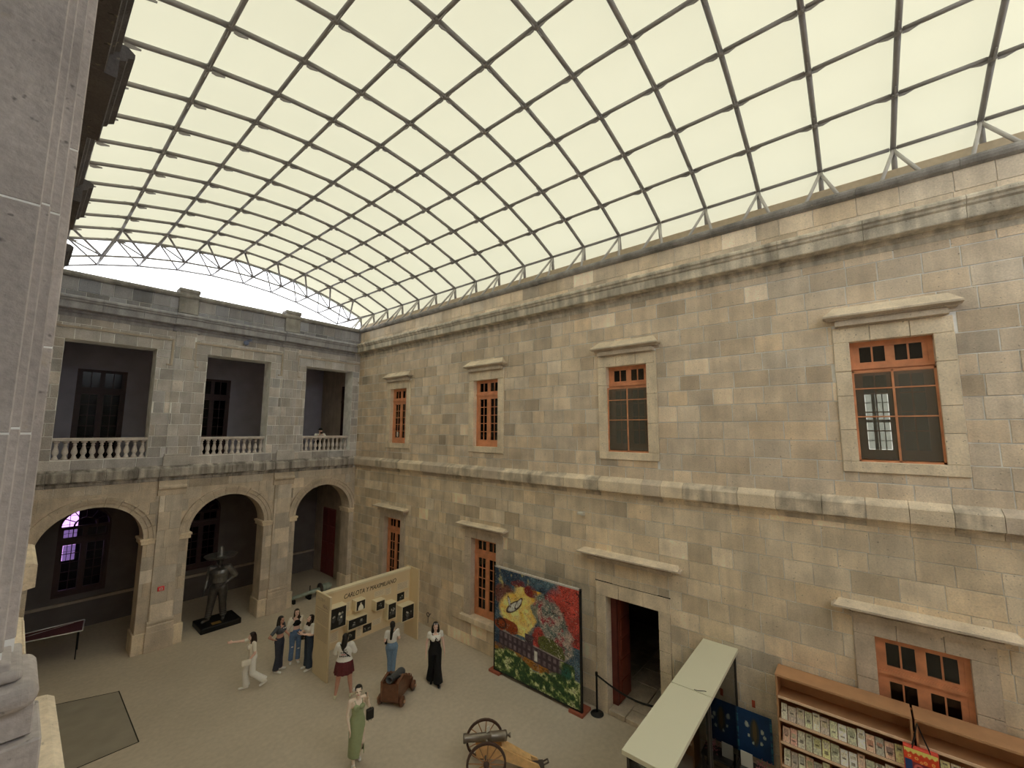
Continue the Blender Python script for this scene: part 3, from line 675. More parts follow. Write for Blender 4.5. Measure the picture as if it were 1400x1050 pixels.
# near pier: jamb with mouldings, pilaster, rounded base
nz_ = [BX(-0.62, 2.35, 6.5, -0.012, 3.1, 10.9), BX(-0.62, 2.37, 6.5, 0.012, 3.1, 10.9), BX(-0.62, 2.39, 6.5, 0.041, 3.1, 10.9), BX(-0.5, 2.52, 6.5, 0.070, 3.05, 10.9)]
for i, bm in enumerate(nz_):
    z0 = 6.55; zs = [6.55, 7.33, 8.2, 9.3, 10.9]; bm.free()
    x0, y0, x1 = [(-0.62, 2.35, -0.012), (-0.5, 2.37, 0.012), (-0.5, 2.39, 0.041), (-0.5, 2.52, 0.070)][i]
    off = [0, 0.02, 0.0, 0.35][i]
    for k in range(4):
        a = zs[k]+(off if k else 0); b_ = zs[k+1]+(off if k < 3 else 0)
        ob('jamb_stone', bevel(BX(x0, y0, a+0.002, x1, 2.62-0.005*i, b_-0.002), 0.004), stone('near_pier_stone', 'plain', A(136, 125, 107)), wl)
pm = MATS['near_pier_stone']
for x0, y0, x1 in ((-0.61, 2.352, -0.014), (-0.5, 2.372, 0.010), (-0.5, 2.392, 0.039), (-0.5, 2.522, 0.068)): ob('mortar_core', BX(x0, y0, 6.5, x1, 2.60, 10.9), m_mortar, wl)
def roundbase(z0, z1, x1, r):
    bm = BX(-0.6, 2.40-x1, z0, x1, 2.62, z1); return bevel(bm, r, 4)
ob('pier_base', roundbase(6.50, 6.53, 0.062, 0.006), pm, wl); ob('pier_base', roundbase(6.47, 6.505, 0.092, 0.015), pm, wl)
ob('pier_base', roundbase(6.375, 6.465, 0.135, 0.042), pm, wl)
ob('pier_plinth', bevel(BX(-0.6, 2.33, 6.27, 0.13, 2.62, 6.372), 0.004), pm, wl)
ob('pier_plinth', bevel(BX(-0.6, 2.30, 5.94, 0.155, 2.62, 6.26), 0.006), pm, wl)
for k in range(4):
    y = 6.4+3.65*k; ob('pilaster', bevel(BX(-0.1, y, 6.0, 0.045, y+0.62, 11.0), 0.01), m_stone_d, wl)

# south wall and beam closing the court behind the viewer
wsn = tag(ob('wall_south', BX(-3.8, YS-0.5, 0, 16.2, YS, 12.1), m_mortar), kind='structure')

# ================================================================== ROOF
RN = [(11.16, 13.19), (10.03, 13.65), (8.86, 14.0), (7.69, 14.26), (6.52, 14.41), (5.28, 14.48), (4.04, 14.41), (2.87, 14.26), (1.70, 14.0), (0.53, 13.65), (-0.60, 13.19)]
YK = [-2.22+1.218*k for k in range(-3, 19)]  # stops short of the south wall: unseen gap added for more sky light
rf = empty('roof_frame', (5.28, 6.0, 13.19), 0, 'curved grey steel tube roof frame spanning the courtyard', 'roof frame')
ro = Vector(rf.location)
def rob(name, bm, me=None, loc=(0, 0, 0)):
    o = link(name, me or mesh(bm, name, True), None if me else m_steel, rf, Vector(loc)-ro); return o
def arcz(x):          # arch height by interpolation through nodes
    P_ = sorted(RN)
    for (a, za), (b_, zb) in zip(P_[:-1], P_[1:]):
        if a <= x <= b_: return za+(zb-za)*(x-a)/(b_-a)
    return 13.19
bm = bmesh.new(); polytube(bm, [(x, 0, z) for x, z in [(11.22, 12.6)]+RN+[(-0.66, 12.6)]], 0.047, 8)
arch = mesh(bm, 'arch', True); arch.materials.append(m_steel)
bm = bmesh.new(); tube(bm, (0, 0.06, 0), (0, 1.158, 0), 0.040, n=8); tube(bm, (0, 0, 0), (0, 0.07, 0), 0.018, n=6); tube(bm, (0, 1.15, 0), (0, 1.218, 0), 0.018, n=6)
purl = mesh(bm, 'purlin', True); purl.materials.append(m_steel)
bm = bmesh.new()
for s in (-1, 1):
    prism(bm, [(-0.008, s*0.05, -0.01), (-0.008, s*0.05, -0.075), (-0.008, s*0.13, -0.085), (-0.008, s*0.30, -0.03), (-0.008, s*0.30, -0.01)], (0.016, 0, 0))
    prism(bm, [(s*0.05, -0.008, -0.01), (s*0.05, -0.008, -0.085), (s*0.12, -0.008, -0.09), (s*0.26, -0.008, -0.035), (s*0.26, -0.008, -0.01)], (0, 0.016, 0))
lathe(bm, [(0.03, -0.06), (0.055, -0.045), (0.055, 0.03), (0.03, 0.045)], n=8)
plate = mesh(bm, 'joint_plate'); plate.materials.append(m_steel)
for i, y in enumerate(YK):
    rob('arch', None, arch, (0, y, 0))
    for j, (x, z) in enumerate(RN):
        if y < 19.6: rob('purlin', None, purl, (x, y, z))
        if 0 < j < 10: rob('joint_plate', None, plate, (x, y, z))
    for s in (-0.27, 0.27):
        bm = bmesh.new(); tube(bm, (11.16, y, 13.15), (10.50, y+s, 12.24), 0.034, n=8); rob('strut', bm).data.materials[0] = m_strut
# end truss: lower nodes between the last arches
LN = [(x, 13.93-0.0385*(x-5.42)**2) for x in (1.38-1.16*1, 1.38, 2.50, 3.67, 4.82, 6.03, 7.19, 8.35, 9.45, 10.5)]
for yy, r in ((19.7, 0.034), (20.9, 0.034)):
    for (a, za), (b_, zb) in zip(LN[:-1], LN[1:]):
        bm = bmesh.new(); tube(bm, (a, yy, za), (b_, yy, zb), r, n=6); rob('bottom_chord', bm)
for k, (x, z) in enumerate(LN):
    # nearest upper nodes on either side
    js = sorted(range(len(RN)), key=lambda j: abs(RN[j][0]-(x)))[:2]
    for j in js:
        xr, zr = RN[j]
        for ya, yb, r in ((18.48, 19.7, 0.036), (19.7, 19.7, 0.026), (19.7, 20.9, 0.028)):
            if abs(ya-yb) < .01 and False: continue
            bm = bmesh.new(); tube(bm, (xr, ya, zr), (x, yb, z), r, n=6); rob('strut', bm)
    bm = bmesh.new(); tube(bm, (x, 19.7, z), (x, 20.9, z), 0.032, n=6); rob('bottom_chord', bm)
# membrane: one cloth, slightly domed in each cell
mem = tag(empty('ceiling', (5.28, 6, 13.3)), kind='structure')
bm = bmesh.new(); xs = []; ns = 4
for (a, za), (b_, zb) in zip(RN[:-1], RN[1:]):
    for k in range(ns): t = k/ns; xs.append((a+(b_-a)*t, za+(zb-za)*t, math.sin(pi*t)))
xs.append((*RN[-1], 0)); xs = [(11.62, 12.45, 0), (11.30, 12.95, 0.1)]+xs+[(-0.75, 12.95, 0.1), (-1.1, 12.45, 0)]
ys = []
for a, b_ in zip(YK[:-1], YK[1:]):
    for k in range(ns): t = k/ns; ys.append((a+(b_-a)*t, math.sin(pi*t)))
ys += [(YK[-1], 0), (YK[-1]+0.3, 0.3)]
g = [[bm.verts.new((x, y, z+0.055+0.05*sx*sy)) for x, z, sx in xs] for y, sy in ys]
for a, b_ in zip(g[:-1], g[1:]):
    for i in range(len(xs)-1): bm.faces.new((a[i], a[i+1], b_[i+1], b_[i]))
bmesh.ops.translate(bm, verts=bm.verts[:], vec=(-5.28, -6, -13.3))
ob('membrane', bm, m_mem, mem, True)
bm = bmesh.new()   # bolt rope along the far edge
pts = [(x, YK[-1]+0.3, z+0.06) for x, z, s in xs[1:-1]]
polytube(bm, [(a-5.28, b_-6, c-13.3) for a, b_, c in pts], 0.02, 6); ob('edge_rope', bm, mat('blue_grey_edge', A(150, 160, 185), 0.6), mem)

# ================================================================== FIGURES
def cap(bm, p0, r0_, p1, r1_, n=12):
    p0 = Vector(p0); p1 = Vector(p1); d = p1-p0; Ln = d.length
    if Ln < 1e-4: d = Vector((0, 0, 1)); Ln = 1e-4
    pr = [(r0_*math.cos(a), r0_*math.sin(a)) for a in [math.radians(q) for q in (-88, -60, -30, 0)]]
    pr += [(r1_*math.cos(a), Ln+r1_*math.sin(a)) for a in [math.radians(q) for q in (0, 30, 60, 88)]]
    lathe(bm, pr, p0, n, d)
def ell(bm, c, r, rot=None, sub=2):
    Mx = Matrix.Translation(Vector(c))
    if rot is not None: Mx = Mx @ rot.to_4x4()
    bmesh.ops.create_icosphere(bm, subdivisions=sub, radius=1.0, matrix=Mx @ Matrix.Diagonal((*r, 1)))
def loft(bm, rings, n=20, pleat=0, amp=0.0):
    R = []
    for i, q in enumerate(rings):
        cx, cy, cz, rx, ry = q[:5]; t = i/(len(rings)-1)
        R.append([bm.verts.new((cx+rx*(1+amp*t*math.cos(pleat*2*pi*k/n))*math.cos(2*pi*k/n), cy+ry*(1+amp*t*math.cos(pleat*2*pi*k/n))*math.sin(2*pi*k/n), cz)) for k in range(n)])
    for a, b_ in zip(R[:-1], R[1:]):
        for k in range(n): bm.faces.new((a[k], a[(k+1) % n], b_[(k+1) % n], b_[k]))
    bm.faces.new(R[0][::-1]); bm.faces.new(R[-1])
def fuse(name, bm, vox, smooth=2, m=None, parent=None, T=None):
    """union of the shapes as one continuous surface"""
    bmesh.ops.recalc_face_normals(bm, faces=bm.faces[:])
    if T is not None: bmesh.ops.transform(bm, matrix=T, verts=bm.verts[:])
    me = bpy.data.meshes.new(name); bm.to_mesh(me); bm.free()
    o = bpy.data.objects.new(name, me); COL.objects.link(o)
    r = o.modifiers.new('r', 'REMESH'); r.mode = 'VOXEL'; r.voxel_size = vox
    if smooth: s = o.modifiers.new('s', 'SMOOTH'); s.iterations = smooth; s.factor = 0.5
    dg = bpy.context.evaluated_depsgraph_get(); dg.update(); m2 = bpy.data.meshes.new_from_object(o.evaluated_get(dg))
    bpy.data.objects.remove(o); bpy.data.meshes.remove(me); m2.name = name; m2.shade_smooth()
    if m2.materials: m2.materials.clear()
    return link(name, m2, m, parent)
V3 = Vector
def hand(bm, w, d, side, s=1.0, curl=0.5, spread=0.0):
    """palm, four unequal bent fingers, thumb from the side of the palm. w wrist, d hand direction, side = towards the thumb"""
    d = V3(d).normalized(); t = V3(side); t = (t-d*t.dot(d)).normalized(); nrm = d.cross(t)
    if nrm.y < 0: pass
    rot = Matrix((t, nrm, d)).transposed(); ell(bm, V3(w)+d*0.045*s, (0.038*s, 0.016*s, 0.05*s), rot)
    cap(bm, V3(w)-d*0.02*s, 0.024*s, V3(w)+d*0.02*s, 0.024*s, 8)
    for i, (o, ln) in enumerate(((0.030, 0.068), (0.0105, 0.076), (-0.0105, 0.070), (-0.030, 0.055))):
        a = V3(w)+d*0.082*s+t*o*s; dd = (d+t*(o*2.5*spread)).normalized(); c1 = (dd+nrm*curl*0.35).normalized(); c2 = (dd+nrm*curl*1.1).normalized()
        b_ = a+c1*ln*0.5*s; cap(bm, a-dd*0.02*s, 0.0088*s, b_, 0.0082*s, 7); cap(bm, b_, 0.0080*s, b_+c2*ln*0.5*s, 0.0068*s, 7)
    a = V3(w)+d*0.03*s+t*0.026*s; b_ = a+(d*0.7+t*0.75).normalized()*0.038*s; cap(bm, a, 0.013*s, b_, 0.010*s, 7)
    cap(bm, b_, 0.0098*s, b_+(d+t*0.15+nrm*0.3*curl).normalized()*0.032*s, 0.008*s, 7)
BASE = dict(pel=(0, 0, .90), waist=(0, 0, 1.03), chest=(0, .0, 1.20), neck=(0, -.012, 1.345), head=(0, .012, 1.49),
            shR=(.160, -.01, 1.315), shL=(-.160, -.01, 1.315), elR=(.205, -.04, 1.06), elL=(-.205, -.04, 1.06), wrR=(.215, .03, .84), wrL=(-.215, .03, .84),
            hiR=(.085, 0, .86), hiL=(-.085, 0, .86), knR=(.095, .015, .47), knL=(-.095, .015, .47), anR=(.10, -.02, .075), anL=(-.10, -.02, .075), toeR=(.13, .14, .028), toeL=(-.13, .14, .028))
SKIN = mat('warm_skin', A(196, 140, 112), 0.5, var=0.05, scale=10)
SKIN2 = mat('brown_skin', A(146, 106, 80), 0.5, var=0.05, scale=10)
HAIR = mat('black_hair', (0.012, 0.009, 0.008), 0.35, var=0.3, scale=60)
HAIRB = mat('dark_brown_hair', (0.030, 0.015, 0.010), 0.38, var=0.3, scale=60)
EYE = mat('dark_eye', (0.01, 0.008, 0.006), 0.2); LIP = mat('lips', A(150, 70, 66), 0.4)
def facedir(x, y, a):
    v = V3((x, y)).normalized(); right = V3((v.y, -v.x)); a = math.radians(a); f = -v*math.cos(a)+right*math.sin(a)
    return math.atan2(-f.x, f.y)       # rz turning +y to f
def person(x, y, a, H, label, pose=None, look=0.0, nod=0.0, skin=SKIN, hair=HAIR, hairs=(), bust=0.02, wide=1.0, z=0.0, group=None, handR=None, handL=None, root=None, vox=0.0085, bodym=None, curl=0.6, cat='person', name='person', face=True):
    s = H/1.60; J = {k: V3(v)*s for k, v in BASE.items()}
    for k, v in (pose or {}).items(): J[k] = V3(v)*s
    t = root or empty(name, (x, y, z), facedir(x, y, a), label, cat, group)
    bm = bmesh.new(); W_ = wide
    pel, wa, ch, nk, hd = J['pel'], J['waist'], J['chest'], J['neck'], J['head']
    def R(p, dz, rx, ry, dy=0): return (p.x, p.y+dy*s, p.z+dz*s, rx*s*W_, ry*s*W_)
    loft(bm, [R(pel, -.10, .10, .08), R(pel, -.05, .150, .105, -.01), R(pel, .02, .152, .108, -.01), R(wa, -.03, .118, .088), R(wa, .03, .112, .085), R(ch, -.05, .128, .095, .005), R(ch, .02, .140, .10, .005), R(ch, .09, .130, .082), R(nk, -.03, .075, .055), R(nk, .01, .045, .045)], 20)
    if bust:
        for q in (-1, 1): ell(bm, ch+V3((q*.062*s, (.072+bust)*s, .0)), (.058*s, .05*s, .058*s))
    for q in 'RL':
        sh, el, wr = J['sh'+q], J['el'+q], J['wr'+q]
        cap(bm, sh, .050*s*W_, el, .037*s*W_); cap(bm, el, .037*s*W_, wr, .024*s)
        cap(bm, sh, .050*s*W_, nk-V3((0, 0, .03*s)), .038*s)
        hp, kn, an, to = J['hi'+q], J['kn'+q], J['an'+q], J['toe'+q]
        cap(bm, hp, .085*s*W_, kn, .055*s*W_); m_ = kn.lerp(an, .3); cap(bm, kn, .052*s*W_, m_+V3((0, -.012*s, 0)), .052*s*W_); cap(bm, m_, .050*s*W_, an, .032*s)
        cap(bm, an, .033*s, an+V3((0, -.02*s, -.035*s)), .03*s); cap(bm, an-V3((0, 0, .02*s)), .032*s, to, .026*s)
        hdv = {'R': handR, 'L': handL}[q]
        dr_ = (wr-el).normalized() if hdv is None else V3(hdv[0]).normalized(); sd = V3((0, 1, 0.2)) if hdv is None else V3(hdv[1])
        hand(bm, wr, dr_, sd, s, curl)
    cap(bm, nk-V3((0, 0, .02*s)), .046*s, hd-V3((0, .012*s, .06*s)), .044*s)
    # head in its own turned frame
    Rh = Matrix.Rotation(math.radians(look), 3, 'Z') @ Matrix.Rotation(math.radians(-nod), 3, 'X')
    def hp_(p): return hd+Rh @ (V3(p)*s)
    ell(bm, hp_((0, -.012, .022)), (.073*s, .088*s, .082*s), Rh); ell(bm, hp_((0, .016, -.038)), (.056*s, .066*s, .068*s), Rh)
    ell(bm, hp_((0, .050, -.082)), (.026*s, .024*s, .020*s), Rh)
    cap(bm, hp_((0, .078, .012)), .009*s, hp_((0, .097, -.022)), .013*s, 8)
    for q in (-1, 1):
        ell(bm, hp_((q*.073, -.005, -.008)), (.008*s, .016*s, .024*s), Rh); ell(bm, hp_((q*.030, .066, .016)), (.018*s, .010*s, .008*s), Rh); ell(bm, hp_((q*.036, .050, -.03)), (.022*s, .02*s, .022*s), Rh)
    fuse('body', bm, vox*s, 2, bodym or skin, t)
    if face:
        for q in (-1, 1):
            e = bmesh.new(); ell(e, hp_((q*.030, .0735, .004)), (.013*s, .006*s, .0065*s), Rh); ob('eye', e, EYE if bodym is None else bodym, t, True)
        e = bmesh.new(); ell(e, hp_((0, .078, -.052)), (.021*s, .008*s, .007*s), Rh); ob('mouth', e, LIP if bodym is None else bodym, t, True)
    if hairs is not None:
        bm = bmesh.new()
        ell(bm, hp_((0, -.022, .040)), (.083*s, .094*s, .082*s), Rh); ell(bm, hp_((0, -.050, -.010)), (.080*s, .064*s, .085*s), Rh)
        for (p0, a0, p1, a1) in hairs: cap(bm, hp_(p0), a0*s, hp_(p1), a1*s)
        # cut the face free by a remeshed boolean-like trim: drop the front below the hairline
        h = fuse('hair', bm, .009*s, 1, hair, t)
        bm = bmesh.new(); bm.from_mesh(h.data); inv = Rh.transposed(); kill = []
        for v in bm.verts:
            p = inv @ ((v.co-hd)/s)
            if p.y > 0.044 and p.z < 0.066 and abs(p.x) < 0.062: kill.append(v)
        bmesh.ops.delete(bm, geom=kill, context='VERTS'); bm.to_mesh(h.data); bm.free()
    return t, J, s, hp_
def LG(J, q, s, bm, r=(.10, .075, .07), flare=0.0, frac=1.0):
    hp, kn, an = J['hi'+q], J['kn'+q], J['an'+q]
    cap(bm, hp+V3((0, 0, .0)), r[0]*s, kn, r[1]*s, 14); e = kn.lerp(an, frac); lathe(bm, [(r[1]*s, 0), (r[1]*s*.98, (e-kn).length*.3), ((r[2]+flare)*s, (e-kn).length)], kn, 14, e-kn)
def pants(t, J, s, m, r=(.10, .068, .062), flare=0.0, W_=1.0, name='trousers', frac=0.97, low=True):
    bm = bmesh.new(); p = J['pel']; w_ = J['waist']
    loft(bm, [(p.x, p.y-.01*s, p.z-.12*s, .13*s*W_, .09*s*W_), (p.x, p.y-.012*s, p.z-.04*s, .170*s*W_, .122*s*W_), (p.x, p.y-.012*s, p.z+.02*s, .165*s*W_, .120*s*W_), (w_.x, w_.y, w_.z-.03*s, .130*s*W_, .100*s*W_)], 20)
    for q in 'RL': LG(J, q, s, bm, (r[0]*W_, r[1]*W_, r[2]), flare, frac)
    return fuse(name, bm, .011*s, 2, m, t)
def top(t, J, s, m, sleeve=0.6, z0=None, W_=1.0, name='shirt', puff=0.008, long=0.0, bust=0.02, neck=-.045, sl=(.058, .050)):
    bm = bmesh.new(); p, w_, c, n = J['pel'], J['waist'], J['chest'], J['neck']; e = puff
    rings = []
    if long: rings.append((p.x, p.y-.005*s, p.z+(.08-long)*s, (.165+e)*s*W_, (.118+e)*s*W_))
    if z0 is None or z0 < .01: rings.append((w_.x, w_.y, w_.z-.02*s, (.132+e)*s*W_, (.10+e)*s*W_))
    rings += [(w_.x*.5+c.x*.5, w_.y*.5+c.y*.5, (w_.z+c.z)/2, (.128+e)*s*W_, (.10+e)*s*W_), (c.x, c.y+.008*s, c.z, (.146+e)*s*W_, (.112+e)*s*W_), (c.x, c.y, c.z+.08*s, (.140+e)*s*W_, (.092+e)*s*W_), (n.x, n.y, n.z+neck*s, (.092+e)*s, (.062+e)*s)]
    loft(bm, rings, 20)
    if bust:
        for q in (-1, 1): ell(bm, c+V3((q*.064*s, (.074+bust)*s, 0)), (.064*s, .056*s, .064*s))
    for q in 'RL':
        sh, el, wr = J['sh'+q], J['el'+q], J['wr'+q]; cap(bm, sh, .056*s*W_, n-V3((0, 0, .05*s)), .05*s)
        if sleeve <= 1: e1 = sh.lerp(el, sleeve); lathe(bm, [(.03*s, -.03*s), (sl[0]*s*W_, 0), (sl[1]*s*W_, (e1-sh).length)], sh, 14, e1-sh)
        else: cap(bm, sh, sl[0]*s*W_, el, sl[1]*s*W_); e1 = el.lerp(wr, sleeve-1); lathe(bm, [(.03*s, -.02*s), (sl[1]*s, 0), (.036*s, (e1-el).length)], el, 12, e1-el)
    return fuse(name, bm, .010*s, 2, m, t)
def shoes(t, J, s, m, name='shoe', h=.0, rot=0):
    for q in 'RL':
        an, to = J['an'+q], J['toe'+q]; bm = bmesh.new(); d = (to-an); d.z = 0; d = d.normalized() if d.length > .01 else V3((0, 1, 0)); lo = min(an.z-.045*s, to.z)
        hl = V3((an.x, an.y, an.z-.04*s))-d*.03*s
        cap(bm, hl, .036*s, V3((to.x, to.y, to.z+.008*s)), .034*s); cap(bm, an, .038*s, hl, .037*s)
        fuse(name, bm, .009*s, 1, m, t)
def strap(t, pts, r, m, name='strap'):
    bm = bmesh.new()
    for a, b_ in zip(pts[:-1], pts[1:]): cap(bm, a, r, b_, r, 7)
    return ob(name, bm, m, t, True)
def bag(t, c, size, m, name='bag', rz=0):
    bm = BX(-size[0]/2, -size[1]/2, -size[2]/2, size[0]/2, size[1]/2, size[2]/2); bevel(bm, min(size)*0.3, 3)
    bmesh.ops.rotate(bm, verts=bm.verts[:], matrix=Matrix.Rotation(rz, 3, 'Z')); bmesh.ops.translate(bm, verts=bm.verts[:], vec=c); return ob(name, bm, m, t, True)
WHITE = mat('white_cotton', (0.88, 0.86, 0.82), 0.8, var=0.05, scale=20); CREAM = mat('cream_cloth', (0.84, 0.78, 0.68), 0.8, var=0.05, scale=20)
JEANS = mat('blue_denim', A(72, 88, 102), 0.85, var=0.2, scale=25); JEANL = mat('faded_blue_denim', A(88, 104, 108), 0.85, var=0.18, scale=25); JEAND = mat('indigo_denim', (0.035, 0.052, 0.085), 0.85, var=0.2, scale=25)
CHAR = mat('charcoal_cloth', A(58, 58, 54), 0.85, var=0.15, scale=20); BLK = mat('black_cloth', (0.008, 0.008, 0.009), 0.85, var=0.2, scale=20)
WINE = mat('dark_wine_cloth', A(70, 28, 26), 0.85, var=0.15, scale=20); OLIVE = mat('olive_satin', A(112, 116, 76), 0.5, var=0.08, scale=12); LEATH = mat('black_leather', (0.015, 0.013, 0.012), 0.4)

LONGB = [((0, -.06, 0), .07, (0, -.075, -.16), .075), ((0, -.075, -.16), .075, (0, -.07, -.30), .05), ((.055, -.02, 0), .035, (.07, .0, -.18), .03), ((-.055, -.02, 0), .035, (-.07, .0, -.18), .03)]
# 1 woman in white, striding and pointing
t, J, s, hp_ = person(4.92, 13.77, -82, 1.53, 'woman in white trousers striding towards the statue, one arm pointing', dict(elR=(.19, .26, 1.33), wrR=(.17, .50, 1.38), elL=(-.22, -.03, 1.06), wrL=(-.19, .12, .88), knR=(.08, .15, .47), anR=(.08, .10, .075), toeR=(.09, .27, .03), knL=(-.09, -.02, .46), anL=(-.09, -.36, .15), toeL=(-.09, -.24, .035), chest=(0, .02, 1.2), head=(0, .05, 1.48), neck=(0, .02, 1.345)), hair=HAIRB, hairs=LONGB, handR=((0, 1, .15), (0, .1, 1)))
pants(t, J, s, WHITE, (.10, .085, .085), .015); top(t, J, s, CREAM, .8, long=.02); shoes(t, J, s, WHITE)
bag(t, J['wrL']+V3((-.03, .05, -.02)), (.10, .24, .15), CREAM)
# 2 dark top, black jeans
t, J, s, hp_ = person(5.76, 14.05, 62, 1.60, 'woman in charcoal top and black jeans with one hand on her hip', dict(elR=(.30, -.16, 1.10), wrR=(.17, -.10, .98), elL=(-.22, .02, 1.08), wrL=(-.12, .20, 1.02), knL=(-.07, .02, .47), anR=(.09, -.03, .075)), look=-10, hairs=LONGB, skin=SKIN2, handR=((-.6, .5, -.3), (0, 1, 0)), handL=((.6, .5, -.2), (0, .3, 1)))
pants(t, J, s, mat('black_jeans', A(40, 40, 42), 0.85, var=0.2, scale=25), (.095, .07, .07), .02); top(t, J, s, CHAR, .75, z0=1, name='cropped_top'); shoes(t, J, s, WHITE)
bm = bmesh.new(); c = J['chest']
for k in range(5): ell(bm, c+V3(((-.07+.035*k)*s, .150*s-abs(k-2)*.010*s, (.045+.008*k)*s)), (.020*s, .006*s, .012*s))
ob('chest_print', bm, WHITE, t, True)
# 3 cream jacket
t, J, s, hp_ = person(6.30, 14.21, 8, 1.60, 'woman in cream jacket and ripped blue jeans, hand to her mouth', dict(elR=(.25, .08, 1.10), wrR=(.08, .17, 1.33), elL=(-.25, -.02, 1.05), wrL=(-.24, .12, .84), anR=(.11, .0, .075), anL=(-.09, .03, .075), toeL=(-.10, .20, .03)), look=0, nod=-10, hair=HAIRB, hairs=LONGB, handR=((-.35, .1, 1), (1, 0, 0)))
pants(t, J, s, JEANS, (.098, .072, .07)); top(t, J, s, BLK, .02, z0=1, name='crop_top'); shoes(t, J, s, WHITE)
bm = bmesh.new(); c, n, w_ = J['chest'], J['neck'], J['waist']       # open jacket: two front halves, back and sleeves
for q in (-1, 1):
    cap(bm, c+V3((q*.125*s, .03*s, .06*s)), .062*s, w_+V3((q*.15*s, .03*s, -.03*s)), .055*s); cap(bm, c+V3((q*.10*s, .075*s, .04*s)), .035*s, w_+V3((q*.125*s, .09*s, -.03*s)), .032*s); cap(bm, c+V3((q*.07*s, -.06*s, .08*s)), .062*s, w_+V3((q*.07*s, -.06*s, -.02*s)), .06*s)
    Q = 'R' if q > 0 else 'L'; cap(bm, n+V3((q*.04*s, -.02*s, -.05*s)), .045*s, J['sh'+Q], .062*s); cap(bm, J['sh'+Q], .062*s, J['el'+Q], .056*s); cap(bm, J['el'+Q], .054*s, J['el'+Q].lerp(J['wr'+Q], .82), .042*s)
fuse('jacket', bm, .011*s, 2, CREAM, t); bag(t, J['wrL']+V3((.02, .05, -.06)), (.16, .08, .18), LEATH); strap(t, [J['wrL']+V3((0, .03, .02)), J['wrL']+V3((.02, .05, -.0))], .008, LEATH)
for dz, sx in ((.50, .09), (.42, -.09)): ob('torn_patch', (lambda b: (ell(b, V3((sx*s, .078*s, dz*s)), (.035*s, .02*s, .02*s)), b)[1])(bmesh.new()), WHITE, t, True)
# 4 white top looking at her phone
t, J, s, hp_ = person(6.42, 13.50, -58, 1.58, 'woman in white top and dark jeans looking down at her phone', dict(elR=(.22, .06, 1.08), wrR=(.10, .26, 1.14), elL=(-.22, .05, 1.08), wrL=(-.07, .27, 1.13), knL=(-.09, .04, .47), anL=(-.10, .03, .075), toeL=(-.12, .19, .03)), nod=-22, hair=HAIRB, hairs=LONGB, handR=((-.5, .7, .3), (0, .2, 1)), handL=((.5, .7, .3), (0, .2, 1)))
pants(t, J, s, JEAND, (.10, .078, .08), .03); top(t, J, s, WHITE, .95); shoes(t, J, s, WHITE)
p = J['wrR'].lerp(J['wrL'], .5)+V3((0, .10*s, .05*s)); tag(ob('mobile_phone', bevel(BX(-.036, -.006, -.07, .036, .006, .07), .004), BLK, None), 'dark mobile phone held by the woman in white top and indigo jeans', 'phone')
ph_ = bpy.data.objects['mobile_phone']; ph_.matrix_world = t.matrix_basis @ Matrix.Translation(p) @ Matrix.Rotation(math.radians(-40), 4, 'X')
# 5 woman in skirt from behind
t, J, s, hp_ = person(6.42, 11.38, 172, 1.66, 'woman seen from behind in printed white T-shirt and dark red pleated skirt', dict(elR=(.24, .08, 1.10), wrR=(.14, .25, 1.16), elL=(-.24, .08, 1.10), wrL=(-.14, .25, 1.16), hiR=(.10, 0, .86), hiL=(-.10, 0, .86), knR=(.15, .02, .47), anR=(.20, 0, .075), toeR=(.28, .10, .03), knL=(-.14, .0, .47), anL=(-.19, -.03, .075), toeL=(-.19, .13, .03)), hairs=[((0, -.06, 0), .075, (-.02, -.095, -.15), .078), ((-.02, -.095, -.15), .078, (-.03, -.10, -.24), .05)], skin=SKIN2, wide=1.13, handR=((-.5, .8, .2), (0, 0, 1)), handL=((.5, .8, .2), (0, 0, 1)))
top(t, J, s, WHITE, 1.2, W_=1.16, long=.04, puff=.018, sl=(.07, .062))
bm = bmesh.new(); p = J['pel']; loft(bm, [(0, 0, p.z+.10*s, .165*s, .135*s), (0, 0, p.z+.0*s, .215*s, .17*s), (0, 0, p.z-.13*s, .235*s, .19*s), (0, 0, p.z-.28*s, .25*s, .205*s)], 48, 12, .07); fuse('pleated_skirt', bm, .010, 1, WINE, t)
shoes(t, J, s, mat('pale_yellow_trainer', (0.72, 0.70, 0.52), .6)); strap(t, [J['shL']+V3((.05, -.05, .05)), J['chest']+V3((0, -.16, .0)), J['waist']+V3((.15, -.10, .02))], .013, LEATH)
bm = bmesh.new(); c = J['chest']; rr = random.Random(3)
for row, (zz, nn) in enumerate(((.04, 4), (-.02, 6), (-.115, 8))):
    for k in range(nn):
        xx = (k-(nn-1)/2)*.030; yy = -.150+abs(xx)*.22-(.0 if row < 2 else -.002); ell(bm, c+V3((xx*s, yy*s, zz*s)), ((.006+.006*rr.random())*s, .018*s, (.012+.012*rr.random())*s), Matrix.Rotation(rr.uniform(-.5, .5), 3, 'Y'))
ob('back_print', bm, BLK, t, True)
bm = bmesh.new(); [ell(bm, c+V3((k*.028*s, -.147*s, -.068*s)), (.014*s, .016*s, .007*s)) for k in (-2, -1, 0, 1)]; ob('back_print_line', bm, mat('red_print', A(150, 50, 40), .7), t, True)
